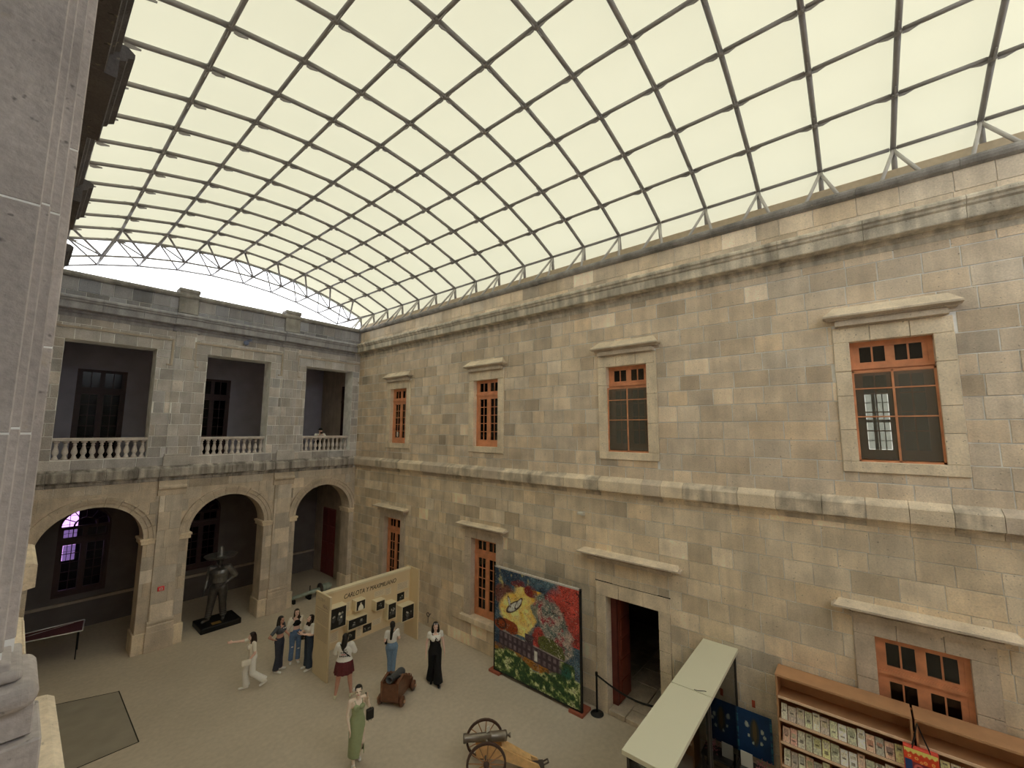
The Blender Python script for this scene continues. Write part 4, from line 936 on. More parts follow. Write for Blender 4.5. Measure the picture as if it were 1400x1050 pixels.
# 6 woman in jeans from behind
t, J, s, hp_ = person(7.83, 11.2, 186, 1.56, 'woman seen from behind with long black ponytail, white T-shirt and faded jeans', dict(elR=(.22, .0, 1.08), wrR=(.16, .16, .98), elL=(-.21, .0, 1.06), wrL=(-.16, .18, .96), knR=(.07, .0, .47), anR=(.05, -.05, .075), toeR=(.08, .08, .03), knL=(-.05, .03, .47), anL=(-.05, .05, .075)), hairs=[((0, -.085, .0), .05, (-.03, -.12, -.16), .05), ((-.03, -.12, -.16), .05, (-.05, -.15, -.34), .035)], wide=1.04)
pants(t, J, s, JEANL, (.105, .068, .055), W_=1.05); top(t, J, s, WHITE, .7, W_=1.02, long=.0, puff=.012); shoes(t, J, s, WHITE); bag(t, J['waist']+V3((-.17, .05, .0)), (.08, .14, .16), LEATH); strap(t, [J['waist']+V3((-.17, .05, .07)), J['chest']+V3((-.05, -.12, .05)), J['shR']+V3((-.03, 0, .06))], .008, LEATH)
# 7 woman in black dungarees
t, J, s, hp_ = person(8.43, 9.92, 6, 1.70, 'woman in black wide-legged dungarees over a white blouse, sunglasses on her head', dict(elR=(.22, -.05, 1.06), wrR=(.24, .02, .84), elL=(-.22, -.05, 1.06), wrL=(-.25, .03, .85), knR=(.08, -.03, .47), anR=(.08, -.14, .09), knL=(-.08, .07, .47), anL=(-.09, .10, .075), toeL=(-.10, .25, .03), toeR=(.09, .01, .03)), hairs=[((.06, -.03, .0), .045, (.078, -.01, -.14), .045), ((-.06, -.03, .0), .045, (-.078, -.01, -.14), .045), ((0, -.07, 0), .07, (0, -.07, -.13), .07)])
top(t, J, s, WHITE, .45, W_=1.0, name='blouse')
bm = bmesh.new(); p, w_, c = J['pel'], J['waist'], J['chest']
loft(bm, [(0, 0, p.z-.10*s, .18*s, .13*s), (0, -.01, p.z, .172*s, .128*s), (0, 0, w_.z, .146*s, .115*s), (0, .006, c.z-.03*s, .152*s, .120*s), (0, .02, c.z+.02*s, .11*s, .118*s)], 20)
for q in 'RL':
    a, b_, c_ = J['hi'+q], J['kn'+q], J['an'+q]; cap(bm, a, .105*s, b_, .095*s); lathe(bm, [(.095*s, 0), (.10*s, .1*s), (.135*s, (c_-b_).length*1.0)], b_, 16, c_-b_)
fuse('dungarees', bm, .011, 2, BLK, t); shoes(t, J, s, BLK)
for q in (-1, 1): strap(t, [c+V3((q*.075*s, .125*s, .02*s)), J['neck']+V3((q*.09*s, .03*s, -.03*s)), J['neck']+V3((q*.09*s, -.06*s, -.04*s))], .011, BLK)
strap(t, [J['neck']+V3((.10, .05, -.03)), c+V3((-.05, .155, .0)), w_+V3((-.15, .06, .0))], .009, mat('tan_strap', A(60, 36, 26), .6))
bm = bmesh.new(); [ell(bm, hp_((q*.032, .060, .092)), (.028*s, .012*s, .017*s)) for q in (-1, 1)]; ob('sunglasses', bm, mat('grey_lenses', A(140, 130, 120), .2), t, True)
# 8 woman in olive dress
t, J, s, hp_ = person(5.43, 8.97, 18, 1.64, 'woman in long olive green dress, flower in her black hair, bag on her shoulder', dict(elR=(.21, -.01, 1.06), wrR=(.19, .10, .84), elL=(-.22, .08, 1.14), wrL=(-.17, .14, 1.32), knR=(.08, .05, .47), anR=(.07, .08, .075), toeR=(.06, .24, .03), knL=(-.10, .08, .48), anL=(-.11, -.16, .10), toeL=(-.10, -.04, .035)), look=-18, nod=-8, hairs=[((0, -.08, .0), .06, (.03, -.12, -.03), .055)], handL=((.25, .05, 1), (0, 1, 0)), skin=mat('light_skin', A(205, 152, 122), 0.5, var=0.05))
bm = bmesh.new(); p, w_, c = J['pel'], J['waist'], J['chest']
loft(bm, [(.0, .0, .22*s, .17*s, .17*s), (.0, .0, .45*s, .165*s, .155*s), (0, 0, p.z-.10*s, .172*s, .135*s), (0, -.01, p.z, .168*s, .125*s), (0, 0, w_.z, .124*s, .098*s), (0, .006, c.z-.03*s, .136*s, .112*s), (0, .015, c.z+.03*s, .12*s, .09*s)], 24)
for q in (-1, 1): ell(bm, c+V3((q*.062*s, .096*s, .005*s)), (.064*s, .056*s, .062*s))
d_ = fuse('dress', bm, .010, 2, OLIVE, t)
bm = bmesh.new(); bm.from_mesh(d_.data)       # side slit in front of the left leg
kill = [v for v in bm.verts if v.co.z < .68*s and v.co.y > .03 and -.115*s < v.co.x+(.68*s-v.co.z)*.04 < -.115*s+(.68*s-v.co.z)*.26]
bmesh.ops.delete(bm, geom=kill, context='VERTS'); bmesh.ops.delete(bm, geom=[f for f in bm.faces if f.calc_center_median().z < .235*s and abs(f.normal.z) > .8], context='FACES'); bm.to_mesh(d_.data); bm.free(); so = d_.modifiers.new('cloth_thickness', 'SOLIDIFY'); so.thickness = .006
for q in (-1, 1): strap(t, [c+V3((q*.06*s, .13*s, .05*s)), J['neck']+V3((q*.085*s, .02*s, -.01*s)), J['chest']+V3((q*.07*s, -.09*s, .08*s))], .006, OLIVE)
shoes(t, J, s, WHITE); bag(t, J['pel']+V3((-.27, .03, .04)), (.17, .08, .22), LEATH); strap(t, [J['shL']+V3((.0, -.07, .0)), J['shL']+V3((-.01, .0, .065)), J['shL']+V3((-.02, .085, .0)), J['pel']+V3((-.25, .06, .28)), J['pel']+V3((-.27, .03, .14))], .011, LEATH)
bm = bmesh.new(); ell(bm, hp_((.085, -.085, .0)), (.03*s, .03*s, .03*s)); [ell(bm, hp_((.085+.03*math.cos(q), -.085, .03*math.sin(q))), (.018*s, .018*s, .018*s)) for q in range(6)]; ob('hair_flower', bm, mat('white_pink_flower', A(220, 195, 190), .6), t, True)
bm = bmesh.new(); [ell(bm, J['pel']+V3((-.27+.03*(k-2), .03, -.05-.02*(k % 2))), (.008, .008, .05)) for k in range(5)]; ob('bag_fringe', bm, LEATH, t, True)
# 9 visitor leaning upstairs
t, J, s, hp_ = person(9.06, 19.16, 12, 1.62, 'visitor in white shirt and black cap leaning on the balustrade upstairs', dict(pel=(0, -.30, .88), hiR=(.085, -.30, .84), hiL=(-.085, -.30, .84), waist=(0, -.22, .98), chest=(0, -.08, 1.10), neck=(0, .05, 1.22), head=(0, .12, 1.36), shR=(.17, .02, 1.19), shL=(-.17, .02, 1.19), elR=(.24, .16, 1.02), elL=(-.24, .16, 1.02), wrR=(.07, .26, 1.17), wrL=(-.07, .26, 1.17), knR=(.09, -.24, .46), knL=(-.09, -.24, .46), anR=(.1, -.28, .075), anL=(-.1, -.28, .075), toeR=(.12, -.13, .03), toeL=(-.12, -.13, .03)), z=5.90, handR=((-.4, .4, .7), (0, 0, 1)), handL=((.4, .4, .7), (0, 0, 1)), vox=.011)
top(t, J, s, WHITE, 1.5); pants(t, J, s, BLK); shoes(t, J, s, BLK)
bm = bmesh.new(); ell(bm, hp_((0, -.01, .065)), (.092*s, .10*s, .07*s)); ell(bm, hp_((0, .095, .055)), (.06*s, .06*s, .012*s)); ob('cap', bm, BLK, t, True)
bm = BX(-.06, -.02, -.035, .06, .03, .035); bevel(bm, .008); lathe(bm, [(.03, 0), (.03, .05)], (0, .03, 0), 12, (0, 1, 0))
cm_ = ob('camera_body', bm, BLK, None, True); cm_.name = 'compact_camera'; tag(cm_, 'black camera held up by the visitor leaning on the upper balustrade', 'camera')
cm_.matrix_world = t.matrix_basis @ Matrix.Translation(J['wrR'].lerp(J['wrL'], .5)+V3((0, .08, .10)))

# ---------------------------------------------------------------- bronze statue
BRZ = mat('dark_bronze', A(52, 48, 40, .4), 0.38, metal=0.5, var=0.25, scale=9, bump=0.2); BRZL = mat('worn_bronze', A(74, 70, 60, .4), 0.35, metal=0.6, var=0.25, scale=9, bump=0.3)
PX, PY = 5.46, 19.05
pl = empty('statue', (PX, PY, 0), 0, 'dark bronze statue of a man in a wide sombrero on a low black plinth', 'statue')
bm = BX(-.60, -.56, 0.0, .68, .54, .20); bevel(bm, .03, 2); ob('plinth', bm, mat('black_plinth', (.006, .006, .006), .35), pl)
ob('plaque', BX(-.22, -.44, .20, .06, -.22, .21), mat('brass_plaque', A(110, 84, 40, .3), .35, metal=.6), pl)
sr = empty('s', (0, 0, 0)); 
t, J, s, hp_ = person(PX, PY, -12, 2.28, '', dict(pel=(0, 0, .84), hiR=(.10, 0, .80), hiL=(-.10, 0, .80), waist=(0, 0, .98), elR=(.27, -.06, 1.04), wrR=(.29, .05, .78), elL=(-.36, -.05, 1.08), wrL=(-.17, .05, .92), shR=(.20, -.01, 1.32), shL=(-.20, -.01, 1.32), knR=(.13, .04, .44), anR=(.18, .04, .075), toeR=(.26, .18, .03), knL=(-.12, .02, .44), anL=(-.15, -.02, .075), toeL=(-.17, .15, .03)), bust=0, wide=1.2, hairs=None, root=sr, bodym=BRZ, handL=((.6, .5, -.4), (0, 1, 0)), vox=.009)
pants(sr, J, s, BRZ, (.105, .075, .07), W_=1.15, name='trousers'); top(sr, J, s, BRZL, 1.85, W_=1.42, bust=0, name='jacket', puff=.012, sl=(.055, .046), neck=-.02)
bm = bmesh.new()
for k in range(7):
    for q in 'RL': p = J['kn'+q].lerp(J['an'+q], k/7); ell(bm, p, (.085*s, .085*s, .018*s))
ob('trouser_folds', bm, BRZL, sr, True); shoes(sr, J, s, BRZL, 'boot')
bm = bmesh.new(); c = hp_((0, -.015, .105))
lathe(bm, [(.02, -.02), (.12, -.01), (.30, -.035), (.47, -.0), (.53, .055), (.545, .07), (.53, .075), (.45, .03), (.28, -.0), (.15, .03), (.125, .09), (.10, .22), (.075, .33), (.05, .38), (.02, .39)], c, 32)
ob('sombrero', bm, BRZL, sr, True)
rzS = facedir(PX, PY, -12); MT = Matrix.Translation((0, 0, .20)) @ Matrix.Rotation(rzS, 4, 'Z')
for ch in list(sr.children): ch.data.transform(MT); ch.parent = pl
bpy.data.objects.remove(sr)

# ================================================================== THINGS
def raster(name, w_, h_, nx, ny, fn, m=None, parent=None, T=None, thick=0.0):
    """flat printed picture: a grid in local XZ (x right, z up) facing -y, coloured per cell by fn(u, v) -> linear rgb arrays"""
    u = (np.arange(nx)+.5)/nx; v = (np.arange(ny)+.5)/ny; U, Vv = np.meshgrid(u, v); rgb = np.clip(fn(U, Vv), 0, 1)
    X, Z = np.meshgrid(np.linspace(0, w_, nx+1), np.linspace(0, h_, ny+1)); verts = np.stack([X.ravel(), np.zeros(X.size), Z.ravel()], 1)
    idx = np.arange((nx+1)*(ny+1)).reshape(ny+1, nx+1); f = np.stack([idx[:-1, :-1], idx[:-1, 1:], idx[1:, 1:], idx[1:, :-1]], -1).reshape(-1, 4)
    me = bpy.data.meshes.new(name); me.from_pydata(verts.tolist(), [], f.tolist())
    ca = me.color_attributes.new('Col', 'FLOAT_COLOR', 'CORNER'); c = np.ones((f.shape[0], 4, 4), np.float32); c[:, :, :3] = rgb.reshape(-1, 1, 3); ca.data.foreach_set('color', c.ravel())
    o = link(name, me, m or m_paint, parent)
    if T is not None: o.data.transform(T)
    return o
def fbm(U, Vv, sx, sy, seed, oct=4):
    r = np.random.RandomState(seed); out = 0; amp = 1; tot = 0
    for k in range(oct):
        n_ = 64; g_ = r.rand(n_, n_); x = U*sx*(2**k); y = Vv*sy*(2**k); xi = np.floor(x).astype(int); yi = np.floor(y).astype(int); fx, fy = x-xi, y-yi; fx = fx*fx*(3-2*fx); fy = fy*fy*(3-2*fy)
        a = g_[yi % n_, xi % n_]; b_ = g_[yi % n_, (xi+1) % n_]; c = g_[(yi+1) % n_, xi % n_]; d = g_[(yi+1) % n_, (xi+1) % n_]
        out = out+amp*((a*(1-fx)+b_*fx)*(1-fy)+(c*(1-fx)+d*fx)*fy); tot += amp; amp *= .55
    return out/tot
def C(r, g, b): return np.array([lin(r), lin(g), lin(b)])*1.35
def mixc(base, col, mask): return base*(1-mask[..., None])+col*mask[..., None]
def soft(x, e=.02): return np.clip(.5-x/e, 0, 1)

# ---- exhibition board
CREAMB = mat('cream_board', (0.80, 0.64, 0.41), 0.7, var=0.03, scale=2); CREAMS = mat('cream_board_side', (0.72, 0.61, 0.42), 0.7, var=0.03)
BOXW = mat('cream_white_box', (0.86, 0.76, 0.55), 0.65, var=0.03); INK = mat('brown_ink', (0.05, 0.03, 0.022), 0.8, var=0.1); TXT = mat('pale_text_panel', (0.84, 0.73, 0.54), 0.7, var=0.03); TXL = mat('faint_text', A(150, 130, 98, .62), .8)
eb = empty('exhibition_board', (8.05, 12.80, 0), 0, 'cream exhibition board with lettered heading and box-mounted photographs', 'exhibition board'); eo = Vector(eb.location)
def E(name, bm, m, par=None): bmesh.ops.translate(bm, verts=bm.verts[:], vec=-eo); return ob(name, bm, m, par or eb)
E('main_panel', BX(6.47, 12.85, 0.60, 9.66, 12.95, 2.32), CREAMB); E('top_rail', BX(6.47, 12.80, 2.30, 9.66, 13.0, 2.36), BOXW)
E('end_panel', bevel(BX(6.41, 12.33, 0, 6.47, 13.22, 2.37), .004), CREAMS); E('end_panel', bevel(BX(9.66, 12.36, 0, 9.72, 13.12, 2.37), .004), CREAMB)
def text(body, size, width, pos, rot, m, par, name='lettering', depth=.003, font_shear=0.0):
    cu = bpy.data.curves.new('t', 'FONT'); cu.body = body; cu.size = size; cu.extrude = depth; cu.align_x = 'CENTER'; cu.shear = font_shear
    o = bpy.data.objects.new('t', cu); COL.objects.link(o); dg = bpy.context.evaluated_depsgraph_get(); dg.update(); me = bpy.data.meshes.new_from_object(o.evaluated_get(dg)); bpy.data.objects.remove(o)
    xs_ = [v.co.x for v in me.vertices]; k = width/(max(xs_)-min(xs_)); me.transform(Matrix.Diagonal((k, 1, 1, 1))); me.transform(Matrix.Translation(pos) @ rot); me.materials.clear(); return link(name, me, m, par)
RX = Matrix.Rotation(pi/2, 4, 'X')
text('CARLOTA Y MAXIMILIANO', .20, 1.93, V3((8.09, 12.846, 1.99))-eo, RX, INK, eb, font_shear=.25)
def pic(seed, kind):
    def fn(U, Vv):
        b_ = np.ones(U.shape+(3,))*C(26, 24, 22); n_ = fbm(U, Vv, 4, 4, seed); b_ = b_*(.5+n_[..., None]*1.2); r = np.random.RandomState(seed)
        if kind == 'bride':
            b_ = mixc(b_, C(225, 220, 205), soft(((U-.5)/(.12+.30*(1-Vv)))**2+((Vv-.25)/.45)**2-.8, .25)); b_ = mixc(b_, C(200, 190, 175), soft(((U-.5)/.10)**2+((Vv-.72)/.10)**2-1, .3)); b_ = mixc(b_, C(35, 30, 28), soft(((U-.5)/.14)**2+((Vv-.84)/.07)**2-1, .3))
        else:
            for k in range({'group': 7, 'wide': 6, 'pair': 3, 'few': 5}[kind]):
                x, y, s_ = r.uniform(.15, .85), r.uniform(.25, .7), r.uniform(.04, .08); g = r.uniform(120, 215); b_ = mixc(b_, C(g, g*.98, g*.92), soft(((U-x)/s_)**2+((Vv-y)/(s_*1.15))**2-1, .4)); b_ = mixc(b_, C(g*.4, g*.4, g*.4), soft(((U-x)/(s_*1.7))**2+((Vv-y+s_*2.6)/(s_*2))**2-1, .4))
        return b_
    return fn
for i, (x0, x1, z0, z1, dep, kind) in enumerate([(6.56, 7.07, 1.32, 1.93, .30, 'group'), (7.42, 7.74, 1.59, 1.89, .26, 'bride'), (7.15, 7.80, 1.12, 1.42, .30, 'wide'), (8.14, 8.47, 1.37, 1.66, .26, 'pair'), (8.58, 8.90, .95, 1.46, .30, 'few'), (9.15, 9.65, .69, 1.19, .30, 'group')]):
    e = E('picture_box', bevel(BX(x0-.012, 12.85-dep, z0-.012, x1+.012, 12.85, z1+.012), .004), BOXW)
    raster('photograph', x1-x0-.03, z1-z0-.03, 28, 28, pic(20+i, kind), parent=e, T=Matrix.Translation(V3((x0+.015, 12.85-dep-.003, z0+.015))-eo))
for i, (x0, x1, z0, z1, kind) in enumerate([(9.13, 9.43, 1.31, 1.57, 'pair'), (7.84, 8.15, .72, .95, 'few'), (7.26, 7.58, .64, .92, 'pair')]):
    raster('photograph', x1-x0, z1-z0, 22, 22, pic(40+i, kind), parent=eb, T=Matrix.Translation(V3((x0, 12.845, z0))-eo))
for (x0, x1, z0, z1) in [(9.12, 9.60, 1.66, 1.92), (9.45, 9.62, 1.33, 1.58), (8.22, 8.62, 1.70, 1.90), (8.64, 8.88, 1.66, 1.88), (6.55, 7.0, .80, 1.10), (8.18, 8.52, .82, 1.0), (7.18, 7.36, 1.58, 1.86), (7.62, 7.80, .66, .98)]:
    e = E('text_panel', BX(x0, 12.846, z0, x1, 12.852, z1), TXT); bm = bmesh.new(); z = z1-.025
    while z > z0+.02: box(bm, x0+.02, 12.8445, z-.004, x1-.02-.05*rng.rand(), 12.847, z+.004); z -= .032
    q = E('text_lines', bm, TXL, e); q['kind'] = 'stuff'
bm = bmesh.new(); z = 1.86
for k, ln in enumerate([1]*9+[0]+[1]*10): 
    if ln: box(bm, 6.4085, 12.40, z-.007, 6.4115, 13.14-(.15 if k in (8, 19) else .02*rng.rand()), z+.007)
    z -= .042
q = E('text_lines', bm, TXL); q['kind'] = 'stuff'
text('CARLOTA Y', .13, .50, V3((6.407, 12.88, 2.16))-eo, Matrix.Rotation(-pi/2, 4, 'Z') @ RX, TXL, eb); text('MAX.', .15, .30, V3((6.407, 12.58, 2.00))-eo, Matrix.Rotation(-pi/2, 4, 'Z') @ RX, TXL, eb)
E('rule', BX(6.4075, 12.40, 1.93, 6.4115, 13.16, 1.945), TXL)

# ---- big painting in a thin black frame
def painting(U, Vv):
    n1, n2, n3 = fbm(U, Vv, 6, 7, 1), fbm(U, Vv, 14, 14, 2), fbm(U+n_w(U, Vv), Vv, 9, 9, 3)
    b_ = mixc(np.ones(U.shape+(3,))*C(40, 62, 88), C(95, 125, 140), np.clip(n1*2-.7, 0, 1)); b_ = mixc(b_, C(190, 180, 120), np.clip((n2-.62)*6, 0, 1)*(U < .45))
    wv = (n1-.5)*.16
    b_ = mixc(b_, C(120, 66, 50), soft(((U-.12)/.13)**2+((Vv-.76-wv)/.11)**2-1+(n2-.5), .5)*.8)
    yel = np.maximum(soft(((U-.30+wv)/.24)**2+((Vv-.62)/.17)**2-1+(n1-.5)*1.6, .3), soft(np.abs(U-.30-.25*(Vv-.35)-wv)-.08-.18*np.clip(Vv-.4, 0, 1), .05)*(Vv > .42)*(Vv < .88)); yel = np.maximum(yel, soft(np.abs((Vv-.50)+1.1*(U-.36))-.05, .04)*(U > .15)*(U < .42))
    b_ = mixc(b_, mixc(np.ones(U.shape+(3,))*C(226, 178, 70), C(238, 222, 150), np.clip(n3*2-.6, 0, 1)), yel)
    b_ = mixc(b_, C(120, 36, 40), np.maximum(soft(((U-.30)/.09)**2+((Vv-.90-wv)/.05)**2-1, .4), soft(((U-.46)/.08)**2+((Vv-.86)/.055)**2-1, .4))*np.clip(n2*2.2-.4, 0, 1))
    red = np.maximum(soft(.76-U+.22*(Vv < .5)+(n1-.5)*.3-.30*(Vv-.75).clip(-1, .3), .08)*(Vv > .20), soft(((U-.55)/.09)**2+((Vv-.44-.3*(U-.55))/.13)**2-1+(n1-.5), .3))
    b_ = mixc(b_, mixc(np.ones(U.shape+(3,))*C(188, 74, 66), C(116, 34, 38), np.clip(n3*2.4-.8, 0, 1)), red)
    bst = soft(((U-.72)/.22)**2+((Vv-.62+.5*(U-.72))/.20)**2-1+(n1-.5)*1.6, .3); b_ = mixc(b_, mixc(np.ones(U.shape+(3,))*C(92, 112, 110), C(196, 176, 168), np.clip(n3*3-1.3, 0, 1)), bst*.9)
    b_ = mixc(b_, C(150, 66, 76), bst*np.clip((n2-.58)*7, 0, 1)); b_ = mixc(b_, C(86, 92, 50), soft(((U-.70)/.15)**2+((Vv-.42)/.08)**2-1+(n2-.5)*2, .3))
    # leaping pale figure: plain curved strokes
    for (cx, cy, rx_, ry_, th) in ((.25, .665, .035, .105, 2.2), (.31, .71, .02, .07, 2.5), (.19, .70, .014, .05, .3)):
        ca, sa = math.cos(th), math.sin(th); xx, yy = (U-cx)*ca+(Vv-cy)*sa, -(U-cx)*sa+(Vv-cy)*ca; q = (xx/rx_)**2+(yy/ry_)**2; b_ = mixc(b_, C(48, 20, 20), soft(q-1.35, .3)); b_ = mixc(b_, C(205, 205, 200), soft(q-.75, .3)*np.clip(n3*3-.6, 0, 1))
    # long slate-violet building with rows of windows
    k = (Vv-(.335-.07*U)); bld = soft(np.abs(k)-.070, .01)*(U > .06)*(U < .84); wx = np.abs(((U*17) % 1)-.5); wz = np.abs((((k+.07)*14.3) % 1)-.5)
    b_ = mixc(b_, C(62, 50, 60), bld); b_ = mixc(b_, C(118, 104, 112), bld*soft(wx-.26, .1)*soft(wz-.3, .1)*(.5+.5*(n2 > .5))); b_ = mixc(b_, C(150, 140, 140), soft(np.abs(k-.073)-.006, .006)*(U > .06)*(U < .84)); b_ = mixc(b_, C(205, 205, 205), bld*soft(np.abs(U-.52)-.018, .01)*soft(np.abs(k+.01)-.045, .01))
    twr = soft(np.abs(U-.44)-.05, .01)*(Vv > .36)*(Vv < .46); b_ = mixc(b_, C(70, 58, 70), twr)
    b_ = mixc(b_, C(150, 98, 34), (k < -.068)*(k > -.14)*(U < .86)*np.clip(n2*2.5-.4, 0, 1)); b_ = mixc(b_, C(140, 62, 30), soft(((U-.16)/.15)**2+((Vv-.46)/.06)**2-1+(n2-.5)*2, .3)); ring = np.abs(np.sqrt(((U-.09)/.055)**2+((Vv-.465)/.045)**2)-1); b_ = mixc(b_, C(60, 26, 20), soft(ring-.2, .2))
    ln_ = np.abs(((n1*1.6+n3*1.3)*5 % 1)-.5); b_ = mixc(b_, C(22, 18, 26), soft(ln_-.07, .06)*(1-bld)*(.85-.45*yel)); b_ = mixc(b_, C(214, 206, 190), soft(np.abs(((n1*1.5-n3*1.4)*5 % 1)-.5)-.035, .04)*(1-bld)*np.maximum(bst, .25))
    fol = soft(Vv-(.21-.02*U+.05*np.sin(U*9)+(n1-.5)*.12), .02); fol = np.maximum(fol, soft(.80-U, .04)*soft(Vv-(.40-.6*(U-.86)**2*20), .03)*(Vv < .34)*(U < .95))
    n5 = fbm(U, Vv, 26, 26, 21, 3); g = mixc(np.ones(U.shape+(3,))*C(44, 74, 44), C(128, 148, 84), np.clip(n5*5-2.2, 0, 1)); g = mixc(g, C(200, 208, 160), np.clip((n5-.60)*9, 0, 1)); g = mixc(g, C(178, 186, 130), np.clip((n2-.64)*9, 0, 1)); g = mixc(g, C(40, 88, 74), np.clip((fbm(U, Vv, 8, 8, 9)-.55)*6, 0, 1)*(U > .5)); b_ = mixc(b_, g, fol); b_ = mixc(b_, C(20, 34, 24), fol*soft(np.abs(((n3+n2)*7 % 1)-.5)-.10, .08)*.8)
    return b_*(.75+.5*fbm(U, Vv, 30, 30, 11, 2)[..., None])
def n_w(U, Vv): return (fbm(U, Vv, 5, 5, 77)-.5)*.4
pt = empty('painting', (10.03, 7.47, 0), 0, 'large colourful painting in a thin black frame standing on brown wooden feet', 'painting')
raster('canvas', 3.00, 2.97, 170, 170, painting, mat('oil_paint', (1, 1, 1), .5, var=.12, scale=40, mode='paint', bump=.2), pt, Matrix.Translation((-.035, 1.50, .11)) @ Matrix.Rotation(-pi/2, 4, 'Z'))
bm = bmesh.new(); box(bm, -.04, -1.545, .07, .03, -1.50, 3.12); box(bm, -.04, 1.50, .07, .03, 1.545, 3.12); box(bm, -.04, -1.50, .07, .03, 1.50, .11); box(bm, -.03, -1.5, .11, .03, 1.5, 3.08); ob('frame', bm, m_black, pt)
ob('top_edge', BX(-.04, -1.545, 3.08, .03, 1.545, 3.12), mat('grey_wood_edge', A(150, 140, 120), .7), pt)
fm = mat('red_brown_foot', A(118, 62, 40), .6, var=.15)
for y in (-1.40, 1.46): ob('foot', bevel(BX(-.12, y-.20, 0, .34, y+.22, .07), .006), fm, pt)

# ---- belt stanchions at the doorway
def stanchion(x, y, lab):
    t = empty('stanchion', (x, y, 0), 0, lab, 'stanchion', 'black belt stanchions')
    bm = bmesh.new(); lathe(bm, [(.17, 0), (.17, .012), (.15, .025), (.03, .04), (.028, .05)], n=24); ob('base', bm, m_black, t, True)
    bm = bmesh.new(); lathe(bm, [(.026, .04), (.026, .92), (.034, .93), (.036, 1.0), (.030, 1.02)], n=14); ob('post', bm, m_black, t, True); return t
s1 = stanchion(10.34, 5.68, 'black belt stanchion between the painting and the doorway'); stanchion(10.34, 3.55, 'black belt stanchion almost hidden behind the display case')
bm = bmesh.new(); P_ = [V3((10.34, 5.68-2.13*k/12, .95-.22*math.sin(pi*k/12))) for k in range(13)]
for a, b_ in zip(P_[:-1], P_[1:]): prism(bm, [a+V3((0, 0, .026)), b_+V3((0, 0, .026)), b_-V3((0, 0, .026)), a-V3((0, 0, .026))], (.004, 0, 0))
ob('belt', bm, m_black, s1).matrix_parent_inverse = Matrix.Translation((-10.34, -5.68, 0))

# ---- field cannon with spoked wheels
IRON = mat('dark_iron', A(62, 54, 44, .4), .42, metal=.5, var=.2, scale=10); RIM = mat('dark_brown_rim', A(52, 36, 26, .45), .5, var=.2); SPK = mat('worn_oak', A(126, 90, 54), .6, var=.2, scale=12); OAK = mat('honey_oak', A(186, 134, 80), .5, var=.15, scale=10)
ca = empty('field_cannon', (7.13, 6.65, 0), math.atan2(.69, -.72)-pi/2, 'small bronze field cannon on two spoked wheels with oak trail', 'cannon')
# local: +y muzzle direction, x axle
def wheel(par, x, r, name='wheel', ns=12):
    bm = bmesh.new(); seg = 28
    for ra, rb, hw in ((r-.045, r, .024),):
        R_ = []
        for i in range(seg):
            a = 2*pi*i/seg; c_, s_ = math.cos(a), math.sin(a); R_.append([bm.verts.new((x+dx, q*c_, r+q*s_)) for dx, q in ((-hw, ra), (hw, ra), (hw, rb), (-hw, rb))])
        for i in range(seg):
            a, b_ = R_[i], R_[(i+1) % seg]
            for k in range(4): bm.faces.new((a[k], a[(k+1) % 4], b_[(k+1) % 4], b_[k]))
    w_ = ob(name, bm, RIM, par)
    for i in range(ns):
        a = 2*pi*i/ns+.1; bm = bmesh.new(); tube(bm, (x, .05*math.cos(a), r+.05*math.sin(a)), (x, (r-.04)*math.cos(a), r+(r-.04)*math.sin(a)), .013, .010, 6); ob('spoke', bm, SPK, w_)
    bm = bmesh.new(); lathe(bm, [(.03, -.09), (.05, -.07), (.065, -.02), (.065, .02), (.05, .07), (.03, .09)], (x, 0, r), 14, (1, 0, 0)); ob('hub', bm, RIM, w_, True)
wheel(ca, -.36, .42); wheel(ca, .36, .42)
bm = bmesh.new(); tube(bm, (-.36, 0, .42), (.36, 0, .42), .03, n=8); ob('axle', bm, IRON, ca, True)
bm = bmesh.new(); lathe(bm, [(.05, -.60), (.042, -.57), (.02, -.545), (.02, -.53), (.055, -.52), (.098, -.51), (.105, -.47), (.098, -.44), (.095, -.2), (.100, -.19), (.100, -.16), (.090, -.15), (.080, .15), (.074, .34), (.082, .36), (.092, .40), (.088, .43), (.055, .435), (.05, .30)], (0, .05, .70), 22, (0, 1, .0)); tube(bm, (-.17, -.02, .68), (.17, -.02, .68), .03, n=8); ob('barrel', bm, mat('bronze_barrel', A(98, 88, 70, .5), .35, metal=.7, var=.15, scale=8), ca, True)
for sx in (-1, 1):
    bm = bmesh.new(); prism(bm, [(sx*.11, .22, .62), (sx*.11, -.05, .66), (sx*.11, -.35, .56), (sx*.08, -.95, .22), (sx*.07, -1.15, .13), (sx*.07, -1.20, .05), (sx*.08, -.95, .06), (sx*.11, -.3, .34), (sx*.11, .2, .40)], (sx*.045, 0, 0)); ob('trail_cheek', bevel(bm, .005), OAK, ca)
ob('trail_board', (lambda b: (prism(b, [(-.10, -.35, .55), (-.07, -1.0, .21), (-.07, -1.0, .17), (-.10, -.35, .50)], (.18, 0, 0)), b)[1])(bmesh.new()), OAK, ca)
bm = bmesh.new(); box(bm, -.09, -1.28, .03, .09, -1.0, .09); tube(bm, (-.05, -1.28, .08), (-.05, -1.38, .12), .015, n=6); tube(bm, (.05, -1.28, .08), (.05, -1.38, .12), .015, n=6); tube(bm, (-.05, -1.38, .12), (.05, -1.38, .12), .015, n=6); ob('trail_shoe', bm, IRON, ca)
